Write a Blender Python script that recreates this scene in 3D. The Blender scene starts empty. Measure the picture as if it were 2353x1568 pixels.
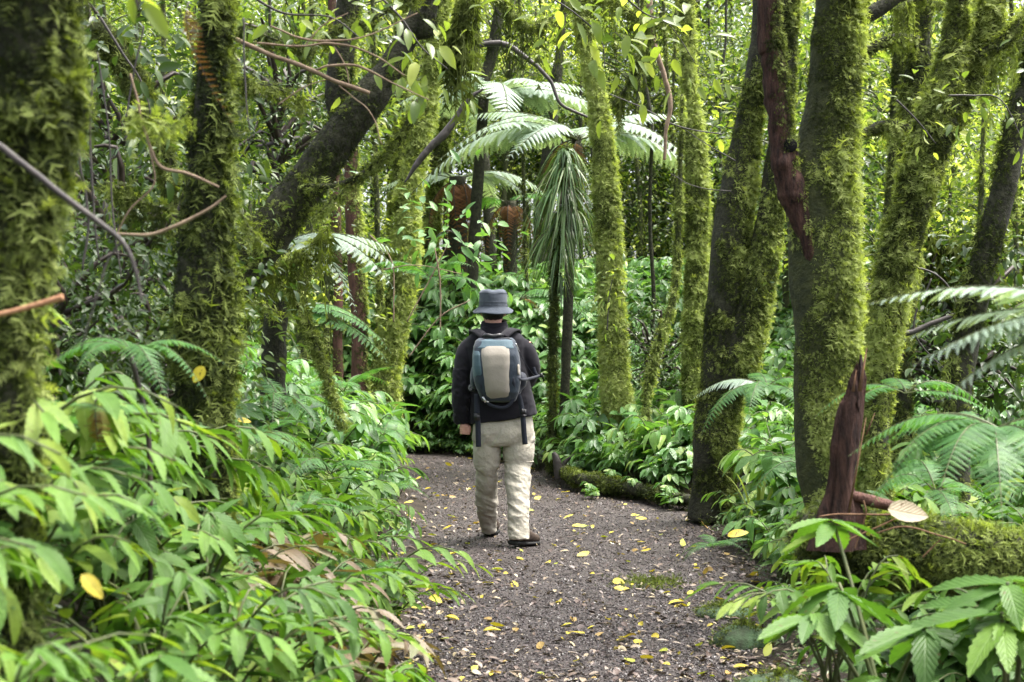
import bpy, math, numpy as np
from mathutils import Vector, Matrix

# ------------------------------------------------------------------ camera, sky, sun, exposure
S = bpy.context.scene
COL = S.collection
CAMH = 1.45
cam_d = bpy.data.cameras.new('camera'); cam = bpy.data.objects.new('camera', cam_d); COL.objects.link(cam)
cam.location = (0, 0, CAMH); cam.rotation_euler = (math.radians(90), 0, 0)
cam_d.lens = 50; cam_d.sensor_width = 36; cam_d.clip_end = 500; cam_d.clip_start = 0.05
cam_d.dof.use_dof = True; cam_d.dof.focus_distance = 9.9; cam_d.dof.aperture_fstop = 5.6
S.camera = cam
SUN_EL, SUN_AZ = math.radians(68), math.radians(82)      # azimuth: clockwise from +Y (away from camera) to the right
w = bpy.data.worlds.new('World'); S.world = w; w.use_nodes = True
nt = w.node_tree; bg = nt.nodes['Background']
sky = nt.nodes.new('ShaderNodeTexSky'); sky.sky_type = 'NISHITA'; sky.sun_disc = False
sky.sun_elevation = SUN_EL; sky.sun_rotation = SUN_AZ; sky.dust_density = 6.0; sky.ozone_density = 0.6; sky.air_density = 0.7
hs = nt.nodes.new('ShaderNodeHueSaturation'); hs.inputs['Saturation'].default_value = .4     # overcast: a nearly white sky
nt.links.new(sky.outputs[0], hs.inputs['Color']); nt.links.new(hs.outputs[0], bg.inputs[0]); bg.inputs[1].default_value = 0.15
sl = bpy.data.lights.new('sun', 'SUN'); sun = bpy.data.objects.new('sun', sl); COL.objects.link(sun)
sl.energy = 1.5; sl.angle = math.radians(30); sl.color = (1, 0.96, 0.88)
sd = Vector((math.sin(SUN_AZ)*math.cos(SUN_EL), math.cos(SUN_AZ)*math.cos(SUN_EL), math.sin(SUN_EL)))
sun.rotation_euler = sd.to_track_quat('Z', 'Y').to_euler()
S.view_settings.view_transform = 'Standard'; S.view_settings.look = 'None'
S.view_settings.exposure = 2.2; S.view_settings.gamma = 1
cy = S.cycles
cy.max_bounces = 6; cy.diffuse_bounces = 3; cy.glossy_bounces = 2; cy.transmission_bounces = 3; cy.transparent_max_bounces = 4
cy.caustics_reflective = False; cy.caustics_refractive = False

# ------------------------------------------------------------------ helpers
F = 3268.0; CU, CV = 1176.5, 784.0
def W(u, v, d): return np.array([(u-CU)/F*d, d, CAMH-(v-CV)/F*d])
RS = np.random.RandomState(7)

def h3(i, j, k):
    n = (i*374761393 + j*668265263 + k*2147483647 + 1013) & 0xffffffff
    n = ((n ^ (n >> 13))*1274126177) & 0xffffffff
    n = n ^ (n >> 16)
    return (n & 0xffff)/65535.0
def vnoise(p):
    p = np.asarray(p, float); f = np.floor(p); t = p-f; t = t*t*(3-2*t)
    i = f.astype(np.int64); r = 0
    for a in (0, 1):
        for b in (0, 1):
            for c in (0, 1):
                wgt = (t[..., 0] if a else 1-t[..., 0])*(t[..., 1] if b else 1-t[..., 1])*(t[..., 2] if c else 1-t[..., 2])
                r = r+wgt*h3(i[..., 0]+a, i[..., 1]+b, i[..., 2]+c)
    return r
def fbm(p, o=3):
    p = np.asarray(p, float); s = 0; a = .5; tot = 0
    for k in range(o):
        s = s+a*vnoise(p*(2.03**k)+17.3*k); tot += a; a *= .5
    return s/tot
def norm(a):
    a = np.asarray(a, float)
    return a/np.maximum(np.linalg.norm(a, axis=-1, keepdims=True), 1e-9)
def frames(d, nh):
    d = norm(d); s = norm(np.cross(d, nh)); n = np.cross(s, d)
    return np.stack([s, d, n], axis=-1)

class Geo:
    def __init__(s): s.v = []; s.f3 = []; s.f4 = []; s.uv = []; s.r = []; s.n = 0; s.m3 = []; s.m4 = []
    def add(s, t, mi=0, r=None):
        v = t['v']; N = len(v)
        s.v.append(v); s.uv.append(t.get('uv', np.zeros((N, 2)))); s.r.append(np.full(N, .5) if r is None else np.broadcast_to(r, (N,)))
        if len(t.get('f3', [])): s.f3.append(t['f3']+s.n); s.m3.append(np.full(len(t['f3']), mi))
        if len(t.get('f4', [])): s.f4.append(t['f4']+s.n); s.m4.append(np.full(len(t['f4']), mi))
        s.n += N; return s
    def inst(s, t, M, T, r, mi=0):
        K = len(T)
        if K == 0: return s
        v = np.einsum('kij,nj->kni', M, t['v'])+T[:, None, :]
        N = len(t['v'])
        out = {'v': v.reshape(-1, 3), 'uv': np.tile(t['uv'], (K, 1))}
        off = (np.arange(K)*N)[:, None, None]
        for k in ('f3', 'f4'):
            if len(t.get(k, [])): out[k] = (t[k][None]+off).reshape(-1, t[k].shape[1])
        rr = np.repeat(r, N)
        if 'dr' in t: rr = np.clip(rr+np.tile(t['dr'], K), 0, 1)
        return s.add(out, mi, rr)
    def mesh(s, name, mats, smooth=False):
        V = np.concatenate(s.v); me = bpy.data.meshes.new(name)
        f3 = np.concatenate(s.f3) if s.f3 else np.zeros((0, 3), int); f4 = np.concatenate(s.f4) if s.f4 else np.zeros((0, 4), int)
        li = np.concatenate([f3.ravel(), f4.ravel()]).astype(np.int32)
        tot = np.concatenate([np.full(len(f3), 3), np.full(len(f4), 4)]).astype(np.int32)
        st = np.concatenate([[0], np.cumsum(tot)[:-1]]).astype(np.int32)
        me.vertices.add(len(V)); me.loops.add(len(li)); me.polygons.add(len(tot))
        me.vertices.foreach_set('co', V.astype(np.float32).ravel())
        me.loops.foreach_set('vertex_index', li)
        me.polygons.foreach_set('loop_start', st)
        mi = np.concatenate([np.concatenate(s.m3) if s.m3 else np.zeros(0), np.concatenate(s.m4) if s.m4 else np.zeros(0)]).astype(np.int32)
        me.polygons.foreach_set('material_index', mi)
        me.polygons.foreach_set('use_smooth', np.full(len(tot), smooth))
        U = np.concatenate(s.uv)[li]; ul = me.uv_layers.new(name='UVMap'); ul.data.foreach_set('uv', U.astype(np.float32).ravel())
        at = me.attributes.new('rnd', 'FLOAT', 'POINT'); at.data.foreach_set('value', np.concatenate(s.r).astype(np.float32))
        for m in (mats if isinstance(mats, (list, tuple)) else [mats]): me.materials.append(m)
        me.update(); me.validate(); return me
    def obj(s, name, mats, parent=None, smooth=False):
        return link(name, s.mesh(name, mats, smooth), parent)
def link(name, me, parent=None, loc=None, rot=None, sc=None):
    o = bpy.data.objects.new(name, me); COL.objects.link(o)
    if parent is not None: o.parent = parent
    if loc is not None: o.location = loc
    if rot is not None: o.rotation_euler = rot
    if sc is not None: o.scale = (sc,)*3 if np.isscalar(sc) else sc
    return o
def tag(o, label=None, cat=None, group=None, kind=None):
    if label: o['label'] = label
    if cat: o['category'] = cat
    if group: o['group'] = group
    if kind: o['kind'] = kind
    return o
def empty(name, loc=(0, 0, 0), label=None, cat=None, group=None, rz=0, sc=1):
    o = bpy.data.objects.new(name, None); COL.objects.link(o); o.location = [float(c) for c in loc]; o.rotation_euler = (0, 0, rz); o.scale = (sc,)*3
    o.empty_display_size = .1
    return tag(o, label, cat, group)
def local(g, loc):
    for k in range(len(g.v)): g.v[k] = g.v[k]-np.asarray(loc, float)
    return g

def catmull(P, n):
    P = np.asarray(P, float); Q = np.vstack([2*P[0]-P[1], P, 2*P[-1]-P[-2]])
    t = np.linspace(0, len(P)-1-1e-6, n); i = t.astype(int); f = (t-i)[:, None]
    a, b, c, d = Q[i], Q[i+1], Q[i+2], Q[i+3]
    return .5*((2*b)+(-a+c)*f+(2*a-5*b+4*c-d)*f*f+(-a+3*b-3*c+d)*f**3)
def tangents(P): return norm(np.gradient(P, axis=0))
def tube(P, R, seg=8, amp=0.0, freq=6.0, cap=True):
    P = np.asarray(P, float); R = np.broadcast_to(np.asarray(R, float), (len(P),)); T = tangents(P)
    ref = np.array([0, 1, .13]) if abs(T[:, 2]).mean() > .5 else np.array([.1, .13, 1])
    A = norm(np.cross(T, ref)); B = np.cross(T, A)
    th = np.linspace(0, 2*np.pi, seg, endpoint=False)
    Nn = A[:, None]*np.cos(th)[None, :, None]+B[:, None]*np.sin(th)[None, :, None]
    rr = R[:, None]*np.ones(seg)
    if amp: rr = rr*(1+amp*(fbm((P[:, None]+Nn*R[:, None, None])*freq, 3)-.5)*2)
    V = P[:, None]+Nn*rr[..., None]
    n = len(P); i, j = np.meshgrid(np.arange(n-1), np.arange(seg), indexing='ij')
    a = i*seg+j; b = i*seg+(j+1) % seg
    f4 = np.stack([a, b, b+seg, a+seg], -1).reshape(-1, 4)
    V = V.reshape(-1, 3)
    L = np.concatenate([[0], np.cumsum(np.linalg.norm(np.diff(P, axis=0), axis=1))])
    uv = np.stack([np.tile(th/(2*np.pi), n), np.repeat(L, seg)], -1)
    out = {'v': V, 'f4': f4, 'uv': uv, 'f3': np.zeros((0, 3), int)}
    if cap:
        N0 = len(V); V = np.vstack([V, P[0], P[-1]]); uv = np.vstack([uv, [0, 0], [0, 0]])
        j = np.arange(seg); k = (j+1) % seg
        out['f3'] = np.vstack([np.stack([k, j, np.full(seg, N0)], -1), np.stack([(n-1)*seg+j, (n-1)*seg+k, np.full(seg, N0+1)], -1)])
        out['v'] = V; out['uv'] = uv
    return out

# ------------------------------------------------------------------ materials
def ramp(nt, fac, stops):
    r = nt.nodes.new('ShaderNodeValToRGB'); e = r.color_ramp.elements
    while len(e) < len(stops): e.new(.5)
    for k, (p, c) in enumerate(stops): e[k].position = p; e[k].color = (*c, 1)
    nt.links.new(fac, r.inputs[0]); return r.outputs[0]
def base(name):
    m = bpy.data.materials.new(name); m.use_nodes = True; nt = m.node_tree
    return m, nt, nt.nodes['Principled BSDF'], nt.nodes['Material Output']
def noise(nt, scale, detail=4, coord='Object', rough=.6):
    tc = nt.nodes.new('ShaderNodeTexCoord'); n = nt.nodes.new('ShaderNodeTexNoise')
    n.inputs['Scale'].default_value = scale; n.inputs['Detail'].default_value = detail; n.inputs['Roughness'].default_value = rough
    nt.links.new(tc.outputs[coord], n.inputs['Vector']); return n.outputs['Fac']
def leafmat(name, stops, rough=.42, trans=.35, veins=True, spec=.5, tstops=None, vein_n=9):
    m, nt, p, out = base(name)
    a = nt.nodes.new('ShaderNodeAttribute'); a.attribute_name = 'rnd'
    col = ramp(nt, a.outputs['Fac'], stops)
    p.inputs['Roughness'].default_value = rough; p.inputs['Specular IOR Level'].default_value = spec
    if veins:
        uv = nt.nodes.new('ShaderNodeUVMap'); sx = nt.nodes.new('ShaderNodeSeparateXYZ'); nt.links.new(uv.outputs[0], sx.inputs[0])
        def mth(op, x, y=None):
            q = nt.nodes.new('ShaderNodeMath'); q.operation = op
            for k, z in enumerate((x, y)):
                if z is None: continue
                if isinstance(z, (int, float)): q.inputs[k].default_value = z
                else: nt.links.new(z, q.inputs[k])
            return q.outputs[0]
        au = mth('ABSOLUTE', sx.outputs[0])
        t = mth('SUBTRACT', mth('MULTIPLY', sx.outputs[1], vein_n), mth('MULTIPLY', au, 3.5))
        s = mth('ABSOLUTE', mth('SUBTRACT', mth('FRACT', t), .5))           # 0 mid, .5 vein
        mid = mth('MINIMUM', mth('MULTIPLY', au, 9), 1)
        h = mth('MULTIPLY', mth('POWER', mth('SUBTRACT', 1, mth('MULTIPLY', s, 2)), .35), mid)
        b = nt.nodes.new('ShaderNodeBump'); b.inputs['Strength'].default_value = .4; b.inputs['Distance'].default_value = .004
        nt.links.new(h, b.inputs['Height']); nt.links.new(b.outputs[0], p.inputs['Normal'])
        mx = nt.nodes.new('ShaderNodeMixRGB'); mx.blend_type = 'MIX'
        nt.links.new(mth('MULTIPLY', mth('SUBTRACT', 1, h), .16), mx.inputs[0]); nt.links.new(col, mx.inputs[1]); mx.inputs[2].default_value = (.22, .34, .12, 1)
        col = mx.outputs[0]
        n2 = noise(nt, 60, 2); mm = nt.nodes.new('ShaderNodeMixRGB'); mm.blend_type = 'MULTIPLY'; mm.inputs[0].default_value = .5
        nt.links.new(col, mm.inputs[1]); nt.links.new(ramp(nt, n2, [(.3, (.55, .6, .5)), (.6, (1, 1, 1))]), mm.inputs[2]); col = mm.outputs[0]
        sp = nt.nodes.new('ShaderNodeMixRGB'); nt.links.new(ramp(nt, noise(nt, 38, 3), [(.66, (0, 0, 0)), (.70, (.85, .85, .85))]), sp.inputs[0]); nt.links.new(col, sp.inputs[1]); sp.inputs[2].default_value = (.10, .06, .02, 1); col = sp.outputs[0]
    nt.links.new(col, p.inputs['Base Color'])
    tr = nt.nodes.new('ShaderNodeBsdfTranslucent'); mix = nt.nodes.new('ShaderNodeMixShader')
    tc = nt.nodes.new('ShaderNodeMixRGB'); tc.blend_type = 'MULTIPLY'; tc.inputs[0].default_value = 1; tc.inputs[2].default_value = (1.6, 1.7, .6, 1)
    nt.links.new(col, tc.inputs[1]); nt.links.new(tc.outputs[0], tr.inputs[0])
    mix.inputs[0].default_value = trans
    nt.links.new(p.outputs[0], mix.inputs[1]); nt.links.new(tr.outputs[0], mix.inputs[2]); nt.links.new(mix.outputs[0], out.inputs[0])
    return m
def solid(name, c1, c2=None, scale=8, rough=.8, bump=.3, bscale=40, dist=.01, spec=.3, stretch=None, detail=5):
    m, nt, p, out = base(name)
    tc = nt.nodes.new('ShaderNodeTexCoord'); mp = nt.nodes.new('ShaderNodeMapping'); nt.links.new(tc.outputs['Object'], mp.inputs[0])
    if stretch: mp.inputs['Scale'].default_value = stretch
    def nz(s):
        n = nt.nodes.new('ShaderNodeTexNoise'); n.inputs['Scale'].default_value = s; n.inputs['Detail'].default_value = detail; n.inputs['Roughness'].default_value = .65
        nt.links.new(mp.outputs[0], n.inputs['Vector']); return n.outputs['Fac']
    nt.links.new(ramp(nt, nz(scale), [(.32, c1), (.68, c2 or c1)]), p.inputs['Base Color'])
    p.inputs['Roughness'].default_value = rough; p.inputs['Specular IOR Level'].default_value = spec
    if bump:
        b = nt.nodes.new('ShaderNodeBump'); b.inputs['Strength'].default_value = bump; b.inputs['Distance'].default_value = dist
        nt.links.new(nz(bscale), b.inputs['Height']); nt.links.new(b.outputs[0], p.inputs['Normal'])
    return m
MAT = {}
MAT['leaf_near'] = leafmat('leaf_near', [(0, (.020, .06, .012)), (.5, (.058, .14, .020)), (.85, (.12, .23, .028)), (1, (.20, .28, .035))], rough=.48, trans=.3, spec=.35)
MAT['leaf_mid'] = leafmat('leaf_mid', [(0, (.05, .12, .035)), (.5, (.10, .22, .065)), (.85, (.19, .32, .09)), (1, (.30, .40, .10))], rough=.28, trans=.32)
MAT['leaf_red'] = leafmat('leaf_red', [(0, (.09, .05, .035)), (.5, (.15, .10, .06)), (1, (.14, .17, .06))], rough=.4, trans=.2)
MAT['leaf_tree'] = leafmat('leaf_tree', [(0, (.018, .042, .012)), (.4, (.08, .13, .032)), (.75, (.20, .26, .06)), (1, (.44, .48, .14))], rough=.26, trans=.45, veins=False)  # palest stop paints a sky sheen onto random leaves
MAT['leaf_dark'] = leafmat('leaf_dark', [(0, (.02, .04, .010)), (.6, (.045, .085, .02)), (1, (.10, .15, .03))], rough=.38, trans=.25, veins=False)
MAT['frond_green'] = leafmat('frond_green', [(0, (.04, .11, .03)), (.5, (.07, .19, .05)), (1, (.13, .27, .06))], rough=.5, trans=.4, veins=False)
MAT['blade'] = leafmat('blade', [(0, (.10, .07, .03)), (.12, (.03, .06, .015)), (.6, (.08, .16, .045)), (1, (.28, .36, .17))], rough=.35, trans=.3, veins=False)
MAT['frond_silver'] = leafmat('frond_silver', [(0, (.20, .28, .22)), (1, (.38, .47, .39))], rough=.4, trans=.22, veins=False)
MAT['frond_dead'] = leafmat('frond_dead', [(0, (.10, .045, .02)), (1, (.27, .13, .06))], rough=.8, trans=.2, veins=False, spec=.2)
MAT['moss'] = leafmat('moss', [(0, (.012, .018, .007)), (.35, (.038, .052, .014)), (.6, (.10, .125, .03)), (.82, (.19, .24, .062)), (1, (.37, .42, .15))], rough=.75, trans=.4, veins=False, spec=.15)
MAT['moss_dark'] = leafmat('moss_dark', [(0, (.010, .015, .006)), (.45, (.035, .05, .013)), (.8, (.12, .15, .035)), (1, (.26, .32, .09))], rough=.75, trans=.35, veins=False, spec=.15)
MAT['leaf_fallen'] = leafmat('leaf_fallen', [(0, (.16, .07, .03)), (.3, (.36, .22, .10)), (.5, (.50, .36, .05)), (.8, (.62, .50, .05)), (1, (.30, .38, .05))], rough=.45, trans=.15)
MAT['litter'] = leafmat('litter', [(0, (.035, .022, .020)), (.5, (.11, .075, .06)), (.8, (.22, .17, .12)), (1, (.40, .33, .20))], rough=.42, trans=.05, veins=False)
MAT['bark'] = solid('bark', (.010, .010, .007), (.050, .052, .026), scale=22, bump=1, bscale=34, dist=.03, detail=9)
MAT['bark_green'] = solid('bark_green', (.022, .028, .012), (.075, .085, .028), scale=18, bump=1, bscale=45, dist=.03, detail=9)
MAT['bark_red'] = solid('bark_red', (.035, .018, .014), (.13, .06, .045), scale=14, bump=1, bscale=22, dist=.03, stretch=(1, 1, .25))
MAT['wood_red'] = solid('wood_red', (.014, .008, .007), (.095, .042, .030), scale=16, bump=1, bscale=24, dist=.04, stretch=(2.6, 2.6, .16), rough=.8, detail=9)
MAT['rot_wood'] = solid('rot_wood', (.008, .004, .004), (.115, .055, .040), scale=30, bump=1, bscale=40, dist=.05, stretch=(1.6, 1.6, .30), rough=.85, detail=12)
MAT['hollow_shade'] = solid('hollow_shade', (.003, .003, .003), rough=1, bump=0)  # near-black tone painted in for the shade inside the hole
MAT['twig'] = solid('twig', (.13, .09, .06), (.30, .22, .15), scale=20, bump=.3)
MAT['twig_dark'] = solid('twig_dark', (.026, .022, .020), (.075, .065, .058), scale=20, bump=.3, rough=.5)
MAT['rootlet'] = solid('rootlet', (.09, .045, .025), (.20, .11, .06), scale=30, bump=.4)
MAT['wood_pale'] = solid('wood_pale', (.26, .12, .06), (.48, .27, .15), scale=30, bump=.4, stretch=(3, .3, 3))
MAT['stem'] = solid('stem', (.05, .07, .025), (.10, .11, .04), scale=20, bump=0, rough=.5)
MAT['stem_dark'] = solid('stem_dark', (.02, .015, .012), (.06, .045, .035), scale=20, bump=0, rough=.5)
MAT['soil'] = solid('soil', (.016, .012, .009), (.05, .038, .026), scale=5, bump=1, bscale=30, dist=.03, rough=.85)
MAT['rock'] = solid('rock', (.03, .035, .02), (.07, .13, .06), scale=9, bump=.8, bscale=50, dist=.01)
def gravelmat():
    m, nt, p, out = base('path_surface')
    n1 = noise(nt, 3, 6); n2 = noise(nt, 90, 5)
    c1 = ramp(nt, n2, [(.35, (.014, .010, .009)), (.5, (.042, .032, .029)), (.68, (.12, .095, .09))])
    c2 = ramp(nt, n1, [(.38, (.55, .48, .45)), (.6, (1, 1, 1))])
    mx = nt.nodes.new('ShaderNodeMixRGB'); mx.blend_type = 'MULTIPLY'; mx.inputs[0].default_value = 1
    nt.links.new(c1, mx.inputs[1]); nt.links.new(c2, mx.inputs[2]); nt.links.new(mx.outputs[0], p.inputs['Base Color'])
    p.inputs['Roughness'].default_value = .55
    b = nt.nodes.new('ShaderNodeBump'); b.inputs['Strength'].default_value = 1; b.inputs['Distance'].default_value = .012
    nt.links.new(n2, b.inputs['Height']); nt.links.new(b.outputs[0], p.inputs['Normal']); return m
MAT['path'] = gravelmat()
MAT['pebble'] = leafmat('pebble', [(0, (.012, .009, .009)), (.6, (.052, .041, .040)), (.92, (.14, .115, .11)), (1, (.38, .34, .30))], rough=.34, trans=0, veins=False)

# ------------------------------------------------------------------ terrain
XLt = np.array([(0, -.22), (2.6, -.24), (4.5, -.45), (6.6, -.62), (7.7, -.60), (11.1, -.72), (13.7, -1.0), (16.8, -1.38), (17.6, -1.9), (18.3, -3.5), (19, -6), (24, -16), (60, -60)])
XRt = np.array([(0, .8), (6.6, 1.06), (8.4, 1.44), (11.4, 1.50), (12.4, 1.45), (13, 1.05), (14, .65), (15.5, .38), (16.8, .05), (17.8, -.35), (18.6, -1.2), (19.2, -3), (20, -6), (24, -15), (60, -59)])
def XL(y): return np.interp(y, XLt[:, 0], XLt[:, 1])
def XR(y): return np.interp(y, XRt[:, 0], XRt[:, 1])
def gz(x, y):
    x = np.asarray(x, float); y = np.asarray(y, float)
    dl = np.maximum(XL(y)-x, 0); dr = np.maximum(x-XR(y), 0)
    h = 1.25*(1-np.exp(-dl*.6))*np.where(y > 20, .6, 1)+.5*(1-np.exp(-dr*.35))
    h = h+np.clip(y-20, 0, 30)*.05*(np.minimum(1, (dl+dr)))+np.clip(y-15.5, 0, 6)*.22*(1-np.exp(-(dl+dr)*.35))+.25*np.clip((y-12.5)/3, 0, 1)*(1-np.exp(-dr*2))
    h = h+.5*np.clip((5.5-y)/2.5, 0, 1)*(1-np.exp(-dl*1.8))
    n = fbm(np.stack([x*1.1, y*1.1, 0*x], -1), 3)-.5
    h = h-.25*np.exp(-((y-19)/1.5)**2)*0
    return h+n*.12*np.clip(dl+dr, .12, 1)
def grid(x0, x1, y0, y1, nx, ny, zf, dz=0):
    xs = np.linspace(x0, x1, nx); ys = np.linspace(y0, y1, ny); X, Y = np.meshgrid(xs, ys, indexing='ij')
    V = np.stack([X, Y, zf(X, Y)+dz], -1).reshape(-1, 3)
    i, j = np.meshgrid(np.arange(nx-1), np.arange(ny-1), indexing='ij'); a = i*ny+j
    return {'v': V, 'f4': np.stack([a, a+ny, a+ny+1, a+1], -1).reshape(-1, 4), 'uv': V[:, :2]}
g = Geo(); g.add(grid(-31, 31, -8, 55, 300, 400, gz)); tag(g.obj('ground', MAT['soil'], smooth=True), kind='structure')
# path sheet following both edges
ys = np.concatenate([np.linspace(-6, 25, 320)]); us = np.linspace(-.08, 1.08, 30)
Yp, Up = np.meshgrid(ys, us, indexing='ij')
wob = (fbm(np.stack([Yp*1.7, Up*0+3, Up*0], -1), 3)-.5)*.5
Xp = XL(Yp)+(XR(Yp)-XL(Yp))*Up+wob*np.where(Up < .5, 1-2*Up, 2*Up-1).clip(0, 1)
Zp = gz(Xp, Yp)+.006-.03*np.clip(abs(Up-.5)-.5, 0, 1)/.08
n, mm = Yp.shape; i, j = np.meshgrid(np.arange(n-1), np.arange(mm-1), indexing='ij'); a = i*mm+j
V = np.stack([Xp, Yp, Zp], -1).reshape(-1, 3)
g = Geo(); g.add({'v': V, 'f4': np.stack([a, a+1, a+mm+1, a+mm], -1).reshape(-1, 4), 'uv': V[:, :2]}); tag(g.obj('path', MAT['path'], smooth=True), kind='structure')

def rand_rot(K, rs):
    q = norm(rs.randn(K, 4)); w_, x, y, z = q.T
    return np.stack([np.stack([1-2*(y*y+z*z), 2*(x*y-z*w_), 2*(x*z+y*w_)], -1), np.stack([2*(x*y+z*w_), 1-2*(x*x+z*z), 2*(y*z-x*w_)], -1), np.stack([2*(x*z-y*w_), 2*(y*z+x*w_), 1-2*(x*x+y*y)], -1)], -2)
def path_pts(K, rs, y0=5.6, y1=18.8, over=.05):
    # denser near the camera
    t = rs.rand(K); y = 1/(1/y0+(1/y1-1/y0)*t); x = XL(y)-over+(XR(y)-XL(y)+2*over)*(rs.rand(K) if K > 1000 else rs.beta(.72, .72, K))
    return x, y
octa = {'v': np.array([(1, 0, 0), (-.9, .1, 0), (0, 1, .1), (.1, -1, 0), (0, 0, .7), (.1, 0, -.6)], float), 'f3': np.array([(0, 2, 4), (2, 1, 4), (1, 3, 4), (3, 0, 4), (2, 0, 5), (1, 2, 5), (3, 1, 5), (0, 3, 5)]), 'uv': np.zeros((6, 2))}
rs = np.random.RandomState(3)
x, y = path_pts(42000, rs); K = len(x); s = .0035+.0075*rs.rand(K)**2.2
M = rand_rot(K, rs)*s[:, None, None]; M[:, 2, :] *= .8
g = Geo(); g.inst(octa, M, np.stack([x, y, gz(x, y)+.008], -1), np.clip(rs.beta(2, 2.6, K)*1.05, 0, 1))
tag(g.obj('gravel', MAT['pebble']), 'dark grey crushed gravel scattered over the walking path', 'gravel', kind='stuff')

# ------------------------------------------------------------------ leaf templates
def leaf(nseg=6, wid=.36, droop=.25, fold=.12, serr=0., tw=0.):
    t = np.linspace(0, 1, nseg+1)
    wv = (t+.02)**.62*(1-t)**.85; wv = wv/wv.max()*wid/2
    if serr: wv = wv*(1+serr*np.where(np.arange(nseg+1) % 2 == 0, -1, 1)); wv[-1] = 0
    wv[0] = .012
    z = -droop*t**1.7; y = t*(1-.25*droop*t)
    L = np.stack([-wv, y, z-fold*wv*-1], -1); C = np.stack([0*t, y, z], -1); R = np.stack([wv, y, z+fold*wv], -1)
    L[:, 2] = z+fold*wv
    for A in (L, R): A[:, 2] -= 0; A[:, 1] -= .0
    L[:, 2] += tw*t*wv; R[:, 2] -= tw*t*wv
    V = np.stack([L, C, R], 1).reshape(-1, 3)
    i = np.arange(nseg)[:, None]*3
    f = np.concatenate([i+np.array([0, 1, 4, 3]), i+np.array([1, 2, 5, 4])])
    uu = np.stack([-wv/wid*2, 0*t, wv/wid*2], 1).reshape(-1); vv = np.repeat(t, 3)
    return {'v': V, 'f4': f, 'uv': np.stack([uu, vv], -1)}
LN = [leaf(16, .29, .22, .25, .10), leaf(16, .33, .42, .3, .10, .5), leaf(16, .27, .1, .4, .10, -.5)]
LM = [leaf(5, .36, .3, .3), leaf(5, .40, .5, .3, 0, .5), leaf(5, .34, .15, .4)]
LF = [leaf(2, .42, .2, .3), leaf(2, .5, .35, .3), leaf(2, .36, .1, .4)]

def sprig_plant(rs, nst=6, H=.5, R=.35, nl=9, LL=.14, tm=LN, r0=.5, flat=.5):
    """returns (leaf list of (tmpl, M, T, r), stems geo)"""
    Ds = []; st = Geo()
    Ms = [[] for _ in tm]; Ts = [[] for _ in tm]; Rr = [[] for _ in tm]
    a0 = rs.rand()*6.28
    for k in range(nst):
        az = a0+k*2.4+rs.randn()*.3; out = np.array([math.cos(az), math.sin(az), 0]); hh = H*(.6+.5*rs.rand()); RR = R*(.3+.9*rs.rand())
        t = np.linspace(0, 1, 9)[:, None]; P = out*RR*t**1.4+np.array([0, 0, 1])*hh*np.sin(t*1.9)/.96+rs.randn(3)*.01*t
        P = P+np.array([rs.randn()*.03, rs.randn()*.03, 0])
        st.add(tube(P, np.linspace(.006, .0022, 9), 5))
        T = tangents(P); side = norm(np.cross(T[-1], [0, 0, 1.0]))
        n_ = nl+rs.randint(-1, 2); rb = np.clip(r0+rs.randn()*.15, 0, 1)
        for q in range(n_):
            tt = .30+.70*q/(n_-1); f = tt*8; i = min(int(f), 7); p = P[i]+(P[i+1]-P[i])*(f-i); tg = T[min(i+1, 8)]
            sg = 1 if q % 2 else -1
            d = tg*(.35+.5*tt)+side*sg*(1-.55*tt)+np.array([0, 0, -.25])+rs.randn(3)*.14
            if q == n_-1: d = tg+np.array([0, 0, -.25])
            nh = np.array([0, 0, 1.])+out*.35+rs.randn(3)*.22
            m = frames(d, nh)*LL*(.55+.55*math.sin(.5+tt*2.1))*(.85+.3*rs.rand())
            w_ = rs.randint(len(tm)); Ms[w_].append(m); Ts[w_].append(p); Rr[w_].append(np.clip(rb+rs.randn()*.13+(.1 if tt > .9 else 0), 0, 1))
    return [(tm[w_], np.array(Ms[w_]), np.array(Ts[w_]), np.array(Rr[w_])) for w_ in range(len(tm)) if Ms[w_]], st
def whorl_plant(rs, nst=4, H=.5, R=.3, nl=9, LL=.2, tm=LN, r0=.5):
    st = Geo(); Ms = [[] for _ in tm]; Ts = [[] for _ in tm]; Rr = [[] for _ in tm]
    for k in range(nst):
        az = rs.rand()*6.28; out = np.array([math.cos(az), math.sin(az), 0])*R*(.2+.8*rs.rand()); hh = H*(.65+.45*rs.rand())
        t = np.linspace(0, 1, 8)[:, None]; P = out*t**1.3+np.array([0, 0, 1])*hh*t
        st.add(tube(P, np.linspace(.007, .004, 8), 5)); rb = np.clip(r0+rs.randn()*.12, 0, 1)
        for q in range(nl):
            a = q/nl*6.28+rs.randn()*.2; lv = rs.rand()
            d = np.array([math.cos(a), math.sin(a), -.05-.35*lv]); m = frames(d, np.array([0, 0, 1.])+rs.randn(3)*.15)*LL*(.75+.45*rs.rand())
            w_ = rs.randint(len(tm)); Ms[w_].append(m); Ts[w_].append(P[-1]-np.array([0, 0, .03*lv])); Rr[w_].append(np.clip(rb+rs.randn()*.12, 0, 1))
    return [(tm[w_], np.array(Ms[w_]), np.array(Ts[w_]), np.array(Rr[w_])) for w_ in range(len(tm)) if Ms[w_]], st
def plant_meshes(lst, st, mat, name='foliage', smat='stem'):
    g = Geo()
    for t, M, T, r in lst: g.inst(t, M, T, r)
    return g.mesh(name, MAT[mat], True), st.mesh('stem', MAT[smat], True)
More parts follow.
